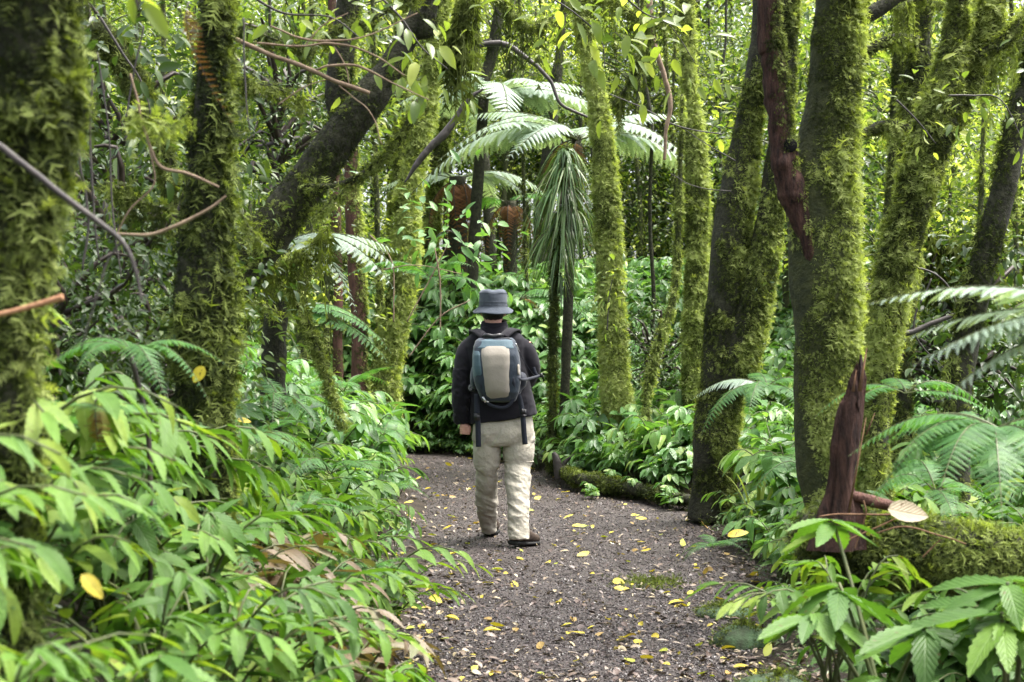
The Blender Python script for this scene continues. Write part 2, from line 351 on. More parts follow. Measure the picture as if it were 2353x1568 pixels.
def place_plant(pair, name, x, y, rz, sc, label, cat, group=None, z=None, tilt=(0, 0)):
    e = empty(name, (x, y, gz(x, y)-.02 if z is None else z), label, cat, group, rz, sc)
    e.rotation_euler = (tilt[0], tilt[1], rz)
    link('foliage', pair[0], e); link('stem', pair[1], e)
    return e
def mass(name, pts, gens, rs, mats, label, cat, smin=.8, smax=1.25, zf=gz, tiltout=0):
    """merge many plants into one mass"""
    g = Geo(); packs = gens; who = rs.randint(len(packs), size=len(pts))
    for k, (lst, st) in enumerate(packs):
        P = pts[who == k]
        if not len(P): continue
        a = rs.rand(len(P))*6.28; s = smin+(smax-smin)*rs.rand(len(P)); ca, sa = np.cos(a)*s, np.sin(a)*s; z0 = 0*a
        Rm = np.stack([np.stack([ca, -sa, z0], -1), np.stack([sa, ca, z0], -1), np.stack([z0, z0, s], -1)], -2)
        base_ = np.stack([P[:, 0], P[:, 1], zf(P[:, 0], P[:, 1])-.02], -1); pr = rs.randn(len(P))*.10+(fbm(np.stack([P[:, 0]*.7, P[:, 1]*.7, 0*P[:, 0]], -1), 2)-.5)*.5
        for t, M, T, r in lst:
            MM = np.einsum('pij,kjl->pkil', Rm, M).reshape(-1, 3, 3); TT = (np.einsum('pij,kj->pki', Rm, T)+base_[:, None]).reshape(-1, 3)
            rr = np.clip((r[None]+pr[:, None]).ravel(), 0, 1); g.inst(t, MM, TT, rr, 0)
        for v, f4, uv in zip(st.v, st.f4, st.uv):
            pass
        sv = {'v': np.concatenate(st.v), 'f4': np.concatenate(st.f4), 'uv': np.concatenate(st.uv)}
        g.inst(sv, Rm, base_, np.full(len(P), .5), 1)
    return tag(g.obj(name, mats, smooth=True), label, cat, kind='stuff')
def scatter(rs, x0, x1, y0, y1, dens, cond, fr=1.25):
    n = int((x1-x0)*(y1-y0)*dens); P = np.stack([x0+(x1-x0)*rs.rand(n), y0+(y1-y0)*rs.rand(n)], -1)
    ok = cond(P[:, 0], P[:, 1]) & (abs(P[:, 0]) < .36*P[:, 1]*fr+.5)
    return P[ok]

# ------------------------------------------------------------------ moss
def moss_tuft(n=5, wid=.32, droop=.5, seed=0):
    rs = np.random.RandomState(seed); V = []; f3 = []; dr = []
    def tri(a, b, c, d=(0, .1, .2)):
        k = len(V); V.extend([a, b, c]); f3.append((k, k+1, k+2)); dr.extend(d)
    def pt(x, y): return (x, y, -droop*y*y+.08*abs(x))
    tri(pt(-.03, 0), pt(.03, 0), pt(0, 1), (-.1, -.1, .25))
    for k in range(n):
        y = .12+.75*k/n; L = wid*(1-.55*abs(y-.4))*(.45+.9*rs.rand())
        for s in (-1, 1):
            tri(pt(0, y-.05), pt(0, y+.06), pt(s*L, y+.16+.08*rs.rand()), (-.1, 0, .3))
    V = np.array(V); return {'v': V, 'f3': np.array(f3), 'uv': V[:, :2], 'dr': np.array(dr)}
TUFT = [moss_tuft(5, .40, .5, 1), moss_tuft(3, .6, .9, 2), moss_tuft(4, .22, .2, 3), moss_tuft(2, .5, 1.3, 4), moss_tuft(6, .3, .1, 5)]
def strand(seed):
    rs = np.random.RandomState(seed); V = []; f4 = []; f3 = []
    for k in range(4):
        x0, y0 = rs.randn(2)*.05; L = .5+.5*rs.rand(); wx = .006; ph = rs.rand()*6
        for q in range(3):
            t0 = q/3*L; t1 = (q+1)/3*L; b = len(V)
            c0 = x0+.04*math.sin(ph+t0*6); c1 = x0+.04*math.sin(ph+t1*6)
            V += [(c0-wx, t0, y0), (c0+wx, t0, y0), (c1+wx*.8, t1, y0+.02), (c1-wx*.8, t1, y0+.02)]; f4.append((b, b+1, b+2, b+3))
            for s in (-1, 1):
                b = len(V); yy = t0+.05; V += [(c0, yy, y0), (c0, yy+.05, y0), (c0+s*.09, yy+.1, y0+rs.randn()*.04)]; f3.append((b, b+1, b+2))
    V = np.array(V); return {'v': V, 'f4': np.array(f4), 'f3': np.array(f3), 'uv': V[:, :2]}
STRAND = [strand(k) for k in range(3)]
def moss_on(g, P, R, dens=3500, size=.045, cover=.5, bias=None, seed=0, rb=.5, amp=.12, freq=6, down=.7, tm=TUFT, rspread=.16, lo=0, light=None, patch=4.5):
    rs = np.random.RandomState(seed); T = tangents(P); seg = np.linalg.norm(np.diff(P, axis=0), axis=1)
    area = seg*2*np.pi*(R[1:]+R[:-1])/2; c = np.concatenate([[0], np.cumsum(area)]); N = int(c[-1]*dens)
    a = rs.rand(N)*c[-1]; i = np.clip(np.searchsorted(c, a)-1, 0, len(seg)-1); f = ((a-c[i])/area[i])[:, None]
    p = P[i]*(1-f)+P[i+1]*f; r = R[i]*(1-f[:, 0])+R[i+1]*f[:, 0]; t = T[i]
    th = rs.rand(N)*2*np.pi
    A = norm(np.cross(t, [0, 1, .13])) if abs(T[:, 2]).mean() > .5 else norm(np.cross(t, [.1, .13, 1])); B = np.cross(t, A)
    nn = A*np.cos(th)[:, None]+B*np.sin(th)[:, None]
    r2 = r*(1+amp*(fbm((p+nn*r[:, None])*freq, 3)-.5)*2)
    q = p+nn*(r2*.97)[:, None]
    m = fbm(q*patch+seed*3.1, 3)
    if bias is not None: m = m+np.dot(nn, np.array(bias))*.22  # more and brighter moss on the bias side, standing in for side light
    keep = (m > 1-cover-.03+.08*(rs.rand(N)-.5)) & (q[:, 2] > lo)
    q, nn, m = q[keep], nn[keep], m[keep]; N = len(q)
    if not N: return
    big = np.clip((m-(1-cover))*5, 0, 1)*(.5+.9*fbm(q*17+3, 2))
    d = nn*(.55+.5*rs.rand(N))[:, None]+np.array([0, 0, -down])*(.4+1.2*rs.rand(N))[:, None]+rs.randn(N, 3)*.42
    s = size*(.5+.7*big+.5*rs.rand(N)**2)
    M = frames(d, nn+rs.randn(N, 3)*.6+np.array([0, 0, .5]))*s[:, None, None]
    rr = np.clip(rb+(fbm(q*2.6+9, 3)-.5)*1.3+rs.randn(N)*rspread+(big-.5)*.2, 0, 1)
    w_ = rs.randint(len(tm), size=N)
    for k in range(len(tm)): g.inst(tm[k], M[w_ == k], q[w_ == k], rr[w_ == k])

# ------------------------------------------------------------------ crown / canopy templates
def crown_geo(rs, rx=1.6, rz=2.0, ntip=60, per=34, LL=.09, tm=LF, r0=.5, col=False, spread=.28):
    tips = norm(rs.randn(ntip, 3))*(rs.rand(ntip, 1)**.45); tips[:, 2] *= 1
    if col: tips = (rs.rand(ntip, 3)*2-1)
    tips = tips*np.array([rx, rx, rz])
    g = Geo(); st = Geo()
    for p in tips:
        if rs.rand() < .5:
            P = catmull([[0, 0, p[2]*.6-rz*.3], p*np.array([.5, .5, .8])+rs.randn(3)*.08, p], 6); st.add(tube(P, np.linspace(.02, .005, 6), 4, cap=False))
        n = int(per*(.6+.8*rs.rand())); o = rs.randn(n, 3)*np.array([spread, spread, spread*.45]); rb = r0+rs.randn()*.24
        d = norm(o)*np.array([1, 1, .4])+np.array([0, 0, -.25])+rs.randn(n, 3)*.4
        M = frames(d, np.array([0, 0, 1.])+rs.randn(n, 3)*.5)*(LL*(.6+.7*rs.rand(n)))[:, None, None]
        w_ = rs.randint(len(tm), size=n); rr = np.clip(rb+rs.randn(n)*.14, 0, 1)
        for k in range(len(tm)): g.inst(tm[k], M[w_ == k], (p+o)[w_ == k], rr[w_ == k])
    return g, st

crs = np.random.RandomState(21)
SHADE_CROWN = crown_geo(crs, 1.9, 1.2, 60, 22, .13, LF, .5)[0].mesh('crown', MAT['leaf_tree'])  # leaf crown kept above the frame, added for the shade it casts

# ------------------------------------------------------------------ trees
def uvpath(pts, d):
    ds = [d]*len(pts) if np.isscalar(d) else d
    return np.array([W(p[0], p[1], dd) for p, dd in zip(pts, ds)]), np.array([p[2]/2/F*dd for p, dd in zip(pts, ds)])
def make_tree(label, pts, d, bark='bark', moss=None, up=3.0, crown=True, ground=True, group=None, seed=0, amp=.12, name='mossy_tree', flare=1.25, seg=22, branches=(), cat='tree', crown_sc=1.0, side=None, second=None, freq_=6.0):
    C, R = uvpath(pts, d)
    if moss: R = np.maximum(R-.55*moss.get('size', .05), .55*R)
    if ground:
        b = C[0]; z = gz(b[0], b[1])
        if b[2] > z+.05:
            C = np.vstack([[b[0], b[1], z-.15], C]); R = np.concatenate([[R[0]*flare], R])
        else: R[0] *= 1
    if up: C = np.vstack([C, C[-1]+norm(C[-1]-C[-2]+np.array([0, 0, .4]))*up]); R = np.concatenate([R, [R[-1]*.7]])
    L = np.linalg.norm(np.diff(C, axis=0), axis=1).sum(); n = max(12, int(L/.04))
    CR = catmull(np.column_stack([C, R]), n); P = CR[:, :3]; RR = np.maximum(CR[:, 3], .004)
    P = P+(fbm(P*1.3+seed, 2)-.5)[:, None]*np.array([.06, .03, 0])
    loc = (P[0][0], P[0][1], gz(P[0][0], P[0][1])) if ground else tuple(P[0])
    e = empty(name, loc, label, cat, group)
    g = Geo(); g.add(tube(P, RR, seg, amp, freq_)); local(g, loc).obj('trunk', MAT[bark], e, True)
    lst = [(P, RR)]
    for bpts, bd in branches:
        BC, BR = uvpath(bpts, bd); m = max(8, int(np.linalg.norm(np.diff(BC, axis=0), axis=1).sum()/.04)); X = catmull(np.column_stack([BC, BR]), m)
        g = Geo(); g.add(tube(X[:, :3], np.maximum(X[:, 3], .003), 10, amp)); local(g, loc).obj('branch', MAT[bark], e, True)
        lst.append((X[:, :3], np.maximum(X[:, 3], .003)))
    if moss:
        g = Geo(); mm = dict(moss); mat = mm.pop('mat', 'moss'); zmax = mm.pop('zmax', CAMH+.27*np.mean(P[:, 1])+.3)
        for P_, R_ in lst:
            k = P_[:, 2] < zmax
            if k.sum() > 3:
                lo_ = dict(mm); lo_['rb'] = mm.get('rb', .5)-.28; lo_['cover'] = min(.88, mm.get('cover', .5)+.08); lo_['size'] = mm.get('size', .05)*.62; lo_['dens'] = mm.get('dens', 3500)*1.5; lo_['rspread'] = .2
                moss_on(g, P_[k], R_[k], seed=seed+11, amp=amp, **lo_)
                hi_ = dict(mm); hi_['rb'] = mm.get('rb', .5)+.14; hi_['cover'] = mm.get('cover', .5)-.04; hi_['size'] = mm.get('size', .05)*1.2; hi_['dens'] = mm.get('dens', 3500)*.8; hi_['patch'] = 9; hi_['cover'] -= .06; hi_['rspread'] = .24; hi_['rb'] += .06
                moss_on(g, P_[k], R_[k], seed=seed+12, amp=amp, **hi_)
        if second:
            m2 = dict(second)
            for P_, R_ in lst:
                k = P_[:, 2] < zmax
                if k.sum() > 3: moss_on(g, P_[k], R_[k], seed=seed+33, amp=amp, **m2)
        if g.n: local(g, loc); tag(g.obj('moss', MAT[mat], e), kind='stuff')
    if crown:
        t = P[-1]; zc = max(t[2]+.6, CAMH+.30*t[1]+2.2)
        o = link('crown', SHADE_CROWN, e, (t[0]-loc[0], t[1]-loc[1], zc-loc[2]), (0, 0, seed), crown_sc)  # unseen crown added overhead to shade what stands below
        g = Geo(); g.add(tube(np.array([t-[0, 0, .05], [t[0], t[1], zc+.5]]), [RR[-1], RR[-1]*.5], 10)); local(g, loc).obj('upper_trunk', MAT[bark], e, True)
    return e, P, RR

LB = (.8, -.1, 0)
# --- foreground left
make_tree('thick trunk wrapped in shaggy olive moss at the far left edge', [(15, 1000, 140), (10, 850, 140), (25, 600, 170), (45, 350, 215), (60, 150, 240), (65, -30, 245)], 2.7, moss=dict(dens=10000, size=.028, cover=.72, rb=.30, bias=(.8, .2, 0), mat='moss'), seed=1, crown_sc=.9, flare=1)
make_tree('dark trunk clothed in tiny ferns and moss left of the leaning tree', [(462, 1120, 170), (462, 900, 150), (468, 700, 165), (475, 500, 135), (480, 300, 110), (490, 100, 92), (495, -30, 90)], 4.6, moss=dict(dens=6000, size=.042, cover=.66, rb=.42, bias=(.7, 0, 0), mat='moss_dark', patch=3.5), second=dict(dens=2500, size=.05, cover=.42, rb=.9, bias=(.9, 0, 0)), seed=2, crown_sc=1.3)
make_tree('dark trunk leaning steeply to the right over the ferns', [(330, 830, 150), (430, 740, 150), (560, 610, 128), (640, 510, 122), (710, 420, 112), (780, 320, 106), (850, 225, 100), (910, 130, 75), (960, 30, 66), (985, -40, 62)], 7.2, moss=dict(dens=4200, size=.035, cover=.50, rb=.35, mat='moss_dark', bias=(.6, 0, .9)), seed=3, branches=[([(800, 290, 62), (775, 230, 60), (785, 130, 56), (800, 0, 54), (805, -60, 50)], 7.3), ([(700, 430, 14), (790, 420, 12), (900, 350, 9), (960, 260, 6)], 7.0)], crown=True, crown_sc=1.4)
make_tree('slim reddish brown trunk standing behind the leaning tree', [(825, 800, 44), (822, 650, 48), (812, 480, 46), (806, 330, 44), (800, 150, 42), (790, -30, 40)], 15.2, bark='bark_red', moss=dict(dens=4000, size=.045, cover=.44, rb=.7, bias=(1.2, 0, 0)), seed=4, crown=False)
make_tree('thin reddish trunk with yellow moss just left of the slim brown trunk', [(778, 720, 30), (775, 600, 32), (770, 450, 32), (768, 300, 32), (765, 100, 30)], 16, bark='bark_red', moss=dict(dens=3500, size=.04, cover=.42, rb=.75), seed=5, crown=False)
make_tree('golden green mossy trunk curving up left of the walker', [(880, 880, 72), (890, 810, 68), (915, 700, 66), (932, 600, 62), (935, 480, 58), (950, 370, 54), (975, 250, 50), (995, 120, 48), (1015, -30, 46)], 17.4, moss=dict(dens=3200, size=.075, cover=.8, rb=0.92, bias=(.9, 0, 0)), bark='bark_green', seed=6, crown=False)
make_tree('knobbly mossy trunk behind the golden mossy trunk', [(985, 620, 46), (990, 520, 50), (1000, 420, 44), (1022, 300, 40), (1035, 180, 38), (1055, 60, 38), (1062, -30, 36)], 21, moss=dict(dens=2600, size=.07, cover=.62, rb=0.70), bark='bark_green', seed=7, crown=False)
make_tree('short fuzzy trunk half hidden left of the golden mossy trunk', [(905, 640, 50), (915, 480, 50), (925, 350, 46), (930, 200, 42), (925, 60, 40)], 22, moss=dict(dens=4500, size=.05, cover=.66, rb=0.70), bark='bark_green', seed=8, crown=False)
# --- centre
make_tree('dark bare trunk with a bend rising behind the upper tree fern', [(1130, 620, 34), (1122, 480, 36), (1108, 330, 36), (1112, 200, 34), (1138, 100, 34), (1152, -30, 32)], 22.5, moss=dict(dens=1800, size=.05, cover=.4, rb=.5, mat='moss_dark'), seed=9, branches=[([(1130, 95, 14), (1090, 105, 12), (1060, 140, 9)], 22.4)], crown=False)
make_tree('dark straight trunk behind the lower tree fern in the centre', [(1238, 640, 42), (1248, 500, 42), (1262, 350, 40), (1272, 230, 38), (1285, 120, 26), (1296, -30, 22)], 23, moss=dict(dens=1800, size=.05, cover=.42, rb=.5, mat='moss_dark'), seed=10, crown=False)
make_tree('bright mossy trunk leaning left just right of the drooping grassy epiphyte', [(1425, 980, 70), (1415, 880, 68), (1405, 700, 62), (1398, 560, 62), (1390, 430, 60), (1380, 300, 52), (1362, 180, 44), (1345, 80, 40), (1338, -30, 40)], 14.6, moss=dict(dens=6000, size=.05, cover=.78, rb=0.85, bias=(.4, 0, 0)), bark='bark_green', seed=11, crown=False)
make_tree('straight mossy trunk left of the big dark forked tree', [(1590, 980, 60), (1592, 850, 56), (1600, 680, 58), (1602, 520, 56), (1598, 380, 60), (1590, 260, 44), (1580, 130, 40), (1574, -30, 38)], 14.4, moss=dict(dens=5500, size=.052, cover=.7, rb=0.77, bias=(.5, 0, 0)), bark='bark_green', seed=12, crown=False)
make_tree('thin crooked mossy stem leaning against the straight mossy trunk', [(1490, 900, 26), (1515, 800, 26), (1548, 690, 24), (1555, 560, 24), (1560, 450, 18)], 14.0, moss=dict(dens=5000, size=.045, cover=.62, rb=.72), bark='bark_green', seed=13, crown=False, up=1)
# --- right
make_tree('big dark forked trunk with feathery moss beside the right edge of the path', [(1632, 1195, 128), (1640, 1090, 108), (1648, 980, 110), (1664, 850, 116), (1672, 700, 112), (1680, 560, 104), (1696, 420, 92), (1716, 280, 70), (1738, 130, 54), (1748, -30, 48)], 11.3, moss=dict(dens=6000, size=.044, cover=.56, rb=0.56, bias=(.75, 0, 0), mat='moss'), seed=14, branches=[([(1690, 880, 80), (1715, 760, 84), (1742, 640, 74), (1765, 520, 62), (1785, 380, 54), (1800, 200, 50), (1810, -40, 46)], 11.2)], flare=1.3, crown=False)
t12, P12, R12 = make_tree('thick bright mossy trunk towering over the broken red stump', [(1895, 1290, 120), (1890, 1190, 96), (1878, 1080, 118), (1885, 980, 142), (1892, 850, 156), (1890, 700, 172), (1886, 560, 176), (1880, 430, 178), (1895, 320, 150), (1912, 200, 132), (1920, 80, 126), (1926, -40, 122)], 7.0, moss=dict(dens=9500, size=.038, cover=.56, rb=0.82, bias=(1.25, -.1, 0)), bark='bark_green', seed=15, amp=.10, crown=False)
make_tree('dead reddish limb with a dark hole rising from the thick bright mossy trunk', [(1880, 640, 30), (1850, 540, 56), (1822, 455, 70), (1803, 380, 72), (1793, 300, 64), (1786, 200, 62), (1775, 100, 62), (1768, -30, 60)], 6.9, bark='rot_wood', moss=dict(dens=9000, size=.022, cover=.56, rb=.62, bias=(1.5, .2, .2), patch=3), seed=16, crown=False, ground=False, name='dead_limb', cat='dead branch', amp=.38, freq_=13)
make_tree('upright trunk topped by a mossy shelf behind the knobbly leaning tree', [(2070, 900, 70), (2080, 700, 72), (2088, 500, 74), (2100, 330, 80), (2110, 180, 84), (2112, 90, 60), (2120, -30, 50)], 10, moss=dict(dens=4200, size=.045, cover=.62, rb=0.60, bias=(-.4, 0, 0)), seed=17, branches=[([(2110, 95, 26), (2050, 90, 26), (1985, 120, 20), (1960, 110, 12)], 9.9), ([(2100, 300, 26), (2030, 290, 26), (1980, 310, 20)], 9.9)], crown=False)
make_tree('knobbly leaning tree cushioned with moss on the right', [(2010, 1020, 82), (2015, 920, 78), (2025, 800, 88), (2045, 680, 98), (2065, 560, 104), (2095, 450, 96), (2130, 340, 104), (2158, 250, 104), (2180, 150, 76), (2195, 40, 60), (2200, -40, 56)], 8.6, moss=dict(dens=6500, size=.044, cover=.66, rb=0.72, bias=(-.3, 0, .3)), seed=18, branches=[([(2165, 290, 70), (2200, 220, 66), (2235, 150, 58), (2265, 70, 54), (2295, -40, 50)], 8.7), ([(2245, 130, 30), (2290, 105, 26), (2330, 70, 24), (2380, 10, 20)], 8.6)], crown=False)
make_tree('dark slanting trunk at the right edge behind the silver fronds', [(2195, 960, 84), (2210, 830, 80), (2232, 700, 84), (2265, 570, 80), (2300, 450, 78), (2325, 340, 74), (2350, 230, 70), (2385, 60, 66)], 8.0, moss=dict(dens=3400, size=.05, cover=.48, rb=.5, bias=(-.8, 0, .2)), seed=19)
make_tree('slim mossy trunk between the thick bright trunk and the knobbly leaning tree', [(2010, 700, 44), (2040, 520, 44), (2055, 380, 44), (2062, 220, 44), (2068, 80, 42), (2075, -40, 40)], 12, moss=dict(dens=3800, size=.045, cover=.6, rb=.65), seed=20, bark='bark_green', crown=False)
make_tree('heavy dark limb crossing the top behind the thick bright trunk', [(1930, 60, 50), (1985, 35, 52), (2040, 5, 44), (2090, -40, 40)], 7.6, moss=dict(dens=2500, size=.03, cover=.35, rb=.4, mat='moss_dark'), seed=22, crown=False, ground=False, name='tree_limb', cat='branch', up=0)
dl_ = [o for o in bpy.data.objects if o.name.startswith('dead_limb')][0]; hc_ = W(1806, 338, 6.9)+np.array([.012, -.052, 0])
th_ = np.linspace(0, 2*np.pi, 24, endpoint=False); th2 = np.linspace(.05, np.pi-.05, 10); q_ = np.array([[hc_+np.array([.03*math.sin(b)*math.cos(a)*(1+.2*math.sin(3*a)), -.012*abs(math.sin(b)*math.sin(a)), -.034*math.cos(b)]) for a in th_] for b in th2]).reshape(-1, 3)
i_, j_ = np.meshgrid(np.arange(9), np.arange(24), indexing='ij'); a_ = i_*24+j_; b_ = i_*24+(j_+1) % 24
g = Geo(); g.add({'v': q_, 'f4': np.stack([a_, b_, b_+24, a_+24], -1).reshape(-1, 4), 'uv': q_[:, :2]}); local(g, tuple(dl_.location)).obj('hollow_shade', MAT['hollow_shade'], dl_, True)  # slightly raised black shell; painted darkness stands for the hole
# --- thin stems further back
thin = [(1500, 16, 16, -20), (1545, 20, 14, 8), (1640, 17, 22, -35), (1655, 22, 14, 10), (1460, 24, 18, 10), (1430, 27, 16, -10), (1180, 26, 20, 5), (1085, 22, 20, 10), (1210, 20, 14, -12), (1960, 16, 20, 12), (2010, 20, 16, -10), (2240, 15, 22, 20), (2310, 19, 20, 10), (2340, 13, 22, -10), (700, 15, 22, 10), (640, 13, 18, -12), (300, 9, 26, 12), (260, 12, 20, -15), (600, 20, 18, 10), (870, 18, 22, -8), (745, 19, 20, 8), (1330, 24, 16, 10), (1530, 28, 18, -8), (380, 14, 26, -6), (180, 10, 24, 8), (1720, 24, 18, 10), (2130, 22, 20, -8), (1020, 27, 18, 4), (960, 23, 18, -6), (1240, 28, 15, 8), (1370, 21, 14, -14), (1480, 30, 20, 10), (1560, 24, 18, -22), (1620, 27, 13, 5), (1690, 29, 18, -8), (1980, 26, 16, 10), (2080, 28, 18, -10), (2180, 18, 14, 14), (2280, 25, 20, -16), (450, 18, 16, 8), (560, 26, 18, -10), (680, 22, 14, 6), (860, 27, 18, -6), (330, 22, 20, 10)]
rs = np.random.RandomState(5)
for k, (u, d, wd, lean) in enumerate(thin):
    dark = k % 3 == 0
    pts = [(u+rs.randn()*3, 700, wd*1.15), (u+lean*.3+rs.randn()*4, 520, wd), (u+lean*.8+rs.randn()*5, 300, wd*.9), (u+lean*1.2+rs.randn()*4, 120, wd*.8), (u+lean*1.6, -30, wd*.75)]
    make_tree(('slender dark stem' if dark else 'slender mossy stem')+' far back in the forest', pts, d, bark='bark' if dark else 'bark_green', moss=dict(dens=1500, size=.055, cover=.30 if dark else .6, rb=.6), seed=50+k, crown=False, group='slender dark stems far back' if dark else 'slender mossy stems far back', name='slender_tree', seg=10, up=2)

# ------------------------------------------------------------------ background leafy trees and shrubs
brs = np.random.RandomState(77)
CR = []
for k in range(7):
    g, st = crown_geo(brs, rx=[1.3, 1.6, 1.1, 1.9, 1.4, 1.2, 1.7][k], rz=[1.9, 1.5, 2.2, 1.6, 2.0, 1.2, 2.2][k], ntip=85, per=32, LL=[.10, .13, .085, .12, .15, .10, .11][k], r0=[.5, .4, .62, .5, .7, .35, .58][k], spread=.26)
    CR.append((g.mesh('crown', MAT['leaf_tree']), st.mesh('branch', MAT['stem'], True)))
tg = Geo(); P = np.array([[0, 0, -3.2], [.1, .03, -2], [-.05, .05, -.6], [.05, 0, .8]]); tg.add(tube(catmull(P, 14), np.linspace(.06, .02, 14), 8)); TRK = tg.mesh('trunk', MAT['bark_green'], True)
def leafy(u, v, d, k, sc, rz, label, group):
    p = W(u, v, d); e = empty('leafy_tree', p, label, 'tree', group, rz, sc)
    link('crown', CR[k][0], e); link('branch', CR[k][1], e)
    t = link('trunk', TRK, e); t.scale = (1, 1, 1+max(0, (p[2]-gz(p[0], p[1])-3.0*sc)/(3.2*sc)))
bgl = []
for d, n, v0, v1 in ((15.5, 13, 380, 700), (18.5, 18, 150, 640), (22, 22, 40, 620), (26, 30, -20, 640), (31, 44, -60, 620)):
    for q in range(n):
        u = -60+2470*(q+.5)/n+brs.randn()*40; v = v0+(v1-v0)*brs.rand()
        if 820 < u < 1700 and d < 24:
            if d < 20: continue
            v = 60+brs.rand()*400; d += 2.5
        bgl.append((u, v, d+brs.rand()*2, brs.randint(7), (.55+.5*brs.rand())*(.6+d/32), brs.rand()*6.28))
for (u, v, d, k, sc, rz) in bgl:
    zone = 'left' if u < 850 else ('centre' if u < 1600 else 'right')
    leafy(u, v, d, k, sc, rz, {'left': 'pale leafy tree deep in the forest behind the leaning trunk', 'centre': 'bright leafy tree deep in the forest behind the tree ferns', 'right': 'leafy tree deep in the forest behind the mossy trunks on the right'}[zone], 'leafy trees deep in the forest, '+zone)
# far wood that reads as one mass
g = Geo()
for k in range(84):
    gg, st = crown_geo(brs, 2.6, 3.2, 46, 28, .22, LF, .5+.12*brs.randn(), spread=.5)
    x = -26+52*(k+.5)/84+brs.randn(); y = 36+brs.rand()*12; z = [2.5, 7.5, 12.5][k % 3]+brs.rand()*3
    for v, r, f4, m in zip(gg.v, gg.r, gg.f4, gg.m4):
        pass
    t = {'v': np.concatenate(gg.v)+np.array([x, y, z]), 'f4': np.concatenate(gg.f4), 'uv': np.concatenate(gg.uv)}
    g.add(t, 0, np.concatenate(gg.r))
tag(g.obj('far_woodland', MAT['leaf_tree']), 'hazy mass of bright leaves at the back of the forest', 'woodland', kind='stuff')

# ------------------------------------------------------------------ ferns
def pinna(n=14, L=1., wid=.17):
    V = []; f4 = []
    def q(*a): b = len(V); V.extend(a); f4.append((b, b+1, b+2, b+3))
    q((-.012, 0, 0), (.012, 0, 0), (.006, L, 0), (-.006, L, 0))
    for k in range(n):
        y = .03+.95*k/n; w_ = wid*(1-y)**.7*(.6+.4*min(1, y*6)); h = .95/n*.36
        for s in (-1, 1): q((0, y-h, 0), (0, y+h, 0), (s*w_, y+h*1.1+.02, -.015), (s*w_*.97, y-h*.1+.02, -.015))
    V = np.array(V); V[:, 2] -= .10*V[:, 1]**2
    return {'v': V, 'f4': np.array(f4), 'uv': V[:, :2]}
PIN = pinna(); PINN = pinna(20, 1, .15); PINS = pinna(9, 1, .2)
def frond_mesh(mat, npair=24, wmax=.26, arch=.45, stalk=.12, rise=.35, seed=0, pin=PIN, droopp=.25, rachis='stem', curl=0):
    rs = np.random.RandomState(seed); g = Geo(); t = np.linspace(0, 1, 24)
    P = np.stack([.03*np.sin(t*2+seed), t*(1-.12*arch*t), rise*t-(arch+rise)*t**2.1], -1)
    g.add(tube(P, np.linspace(.008, .0018, 24), 5), 1)
    T = tangents(P); Ms = []; Ts = []; R = []
    for k in range(npair):
        s = stalk+(1-stalk)*(k+.5)/npair; f = s*23; i = min(int(f), 22); p = P[i]*(1-(f-i))+P[i+1]*(f-i); tg = T[i]
        x = (s-stalk)/(1-stalk); L = wmax*(1-x)**.62*min(1, .45+x*2.6)
        sd = norm(np.cross(tg, [0, 0, 1.])); nn = np.cross(sd, tg)
        for sg in (-1, 1):
            d = sd*sg*.93+tg*(.28+.3*x)+nn*-droopp*(.7+.6*rs.rand())+rs.randn(3)*.04
            Ms.append(frames(d, nn)*np.array([[L, L, L]])); Ts.append(p); R.append(np.clip(.5+rs.randn()*.18, 0, 1))
    g.inst(pin, np.array(Ms), np.array(Ts), np.array(R), 0)
    return g.mesh('frond', [MAT[mat], MAT[rachis]])
FG = [frond_mesh('frond_green', arch=a, rise=r, seed=k, droopp=dp) for k, (a, r, dp) in enumerate([(.45, .4, .2), (.7, .5, .3), (.25, .25, .15)])]
FS = [frond_mesh('frond_silver', arch=a, rise=r, seed=k+5, droopp=dp, wmax=.3) for k, (a, r, dp) in enumerate([(.45, .35, .35), (.6, .4, .25), (.3, .2, .45)])]
FD = [frond_mesh('frond_dead', arch=a, rise=r, seed=k+9, droopp=.6, wmax=.2, rachis='stem_dark') for k, (a, r) in enumerate([(1.1, .3), (1.5, .2)])]
FC = [frond_mesh('frond_silver', arch=.25, rise=.12, seed=31, droopp=.12, wmax=.34, npair=22, pin=PINN), frond_mesh('frond_green', arch=.45, rise=.3, seed=32, droopp=.2, wmax=.34, npair=24, pin=PINN)]
def orient(dirv, roll=0):
    d = Vector(dirv).normalized(); s = d.cross(Vector((0, 0, 1))).normalized(); n = s.cross(d)
    m = Matrix((s, d, n)).transposed(); return (m @ Matrix.Rotation(roll, 3, 'Y')).to_euler()
def fern(name, label, loc, fronds, group=None, cat='fern', trunk=None, tw=.07):
    """fronds: (mesh, azimuth deg (0=right,90=away,180=left,270=to camera), elevation deg, length)"""
    e = empty(name, loc, label, cat, group)
    for me, az, el, L in fronds:
        a, b = math.radians(az), math.radians(el)
        link('frond', me, e, (0, 0, 0), orient((math.cos(a)*math.cos(b), math.sin(a)*math.cos(b), math.sin(b)), RS.randn()*.15), L)
    if trunk is not None:
        x, y, z = loc; zg = gz(x, y); P = catmull([[0+trunk, 0, zg-z-.1], [trunk*.6, 0, (zg-z)*.5], [0, 0, .05]], 20)
        g = Geo(); g.add(tube(P, np.linspace(tw*1.2, tw, 20), 12, .25, 14)); g.obj('trunk', MAT['bark'], e, True)
    return e
def ring(meshes, n, el, L, rs, a0=0, sp=.15):
    return [(meshes[rs.randint(len(meshes))], a0+k*360/n+rs.randn()*10, el+rs.randn()*8, L*(1+sp*rs.randn())) for k in range(n)]
rs = np.random.RandomState(12)
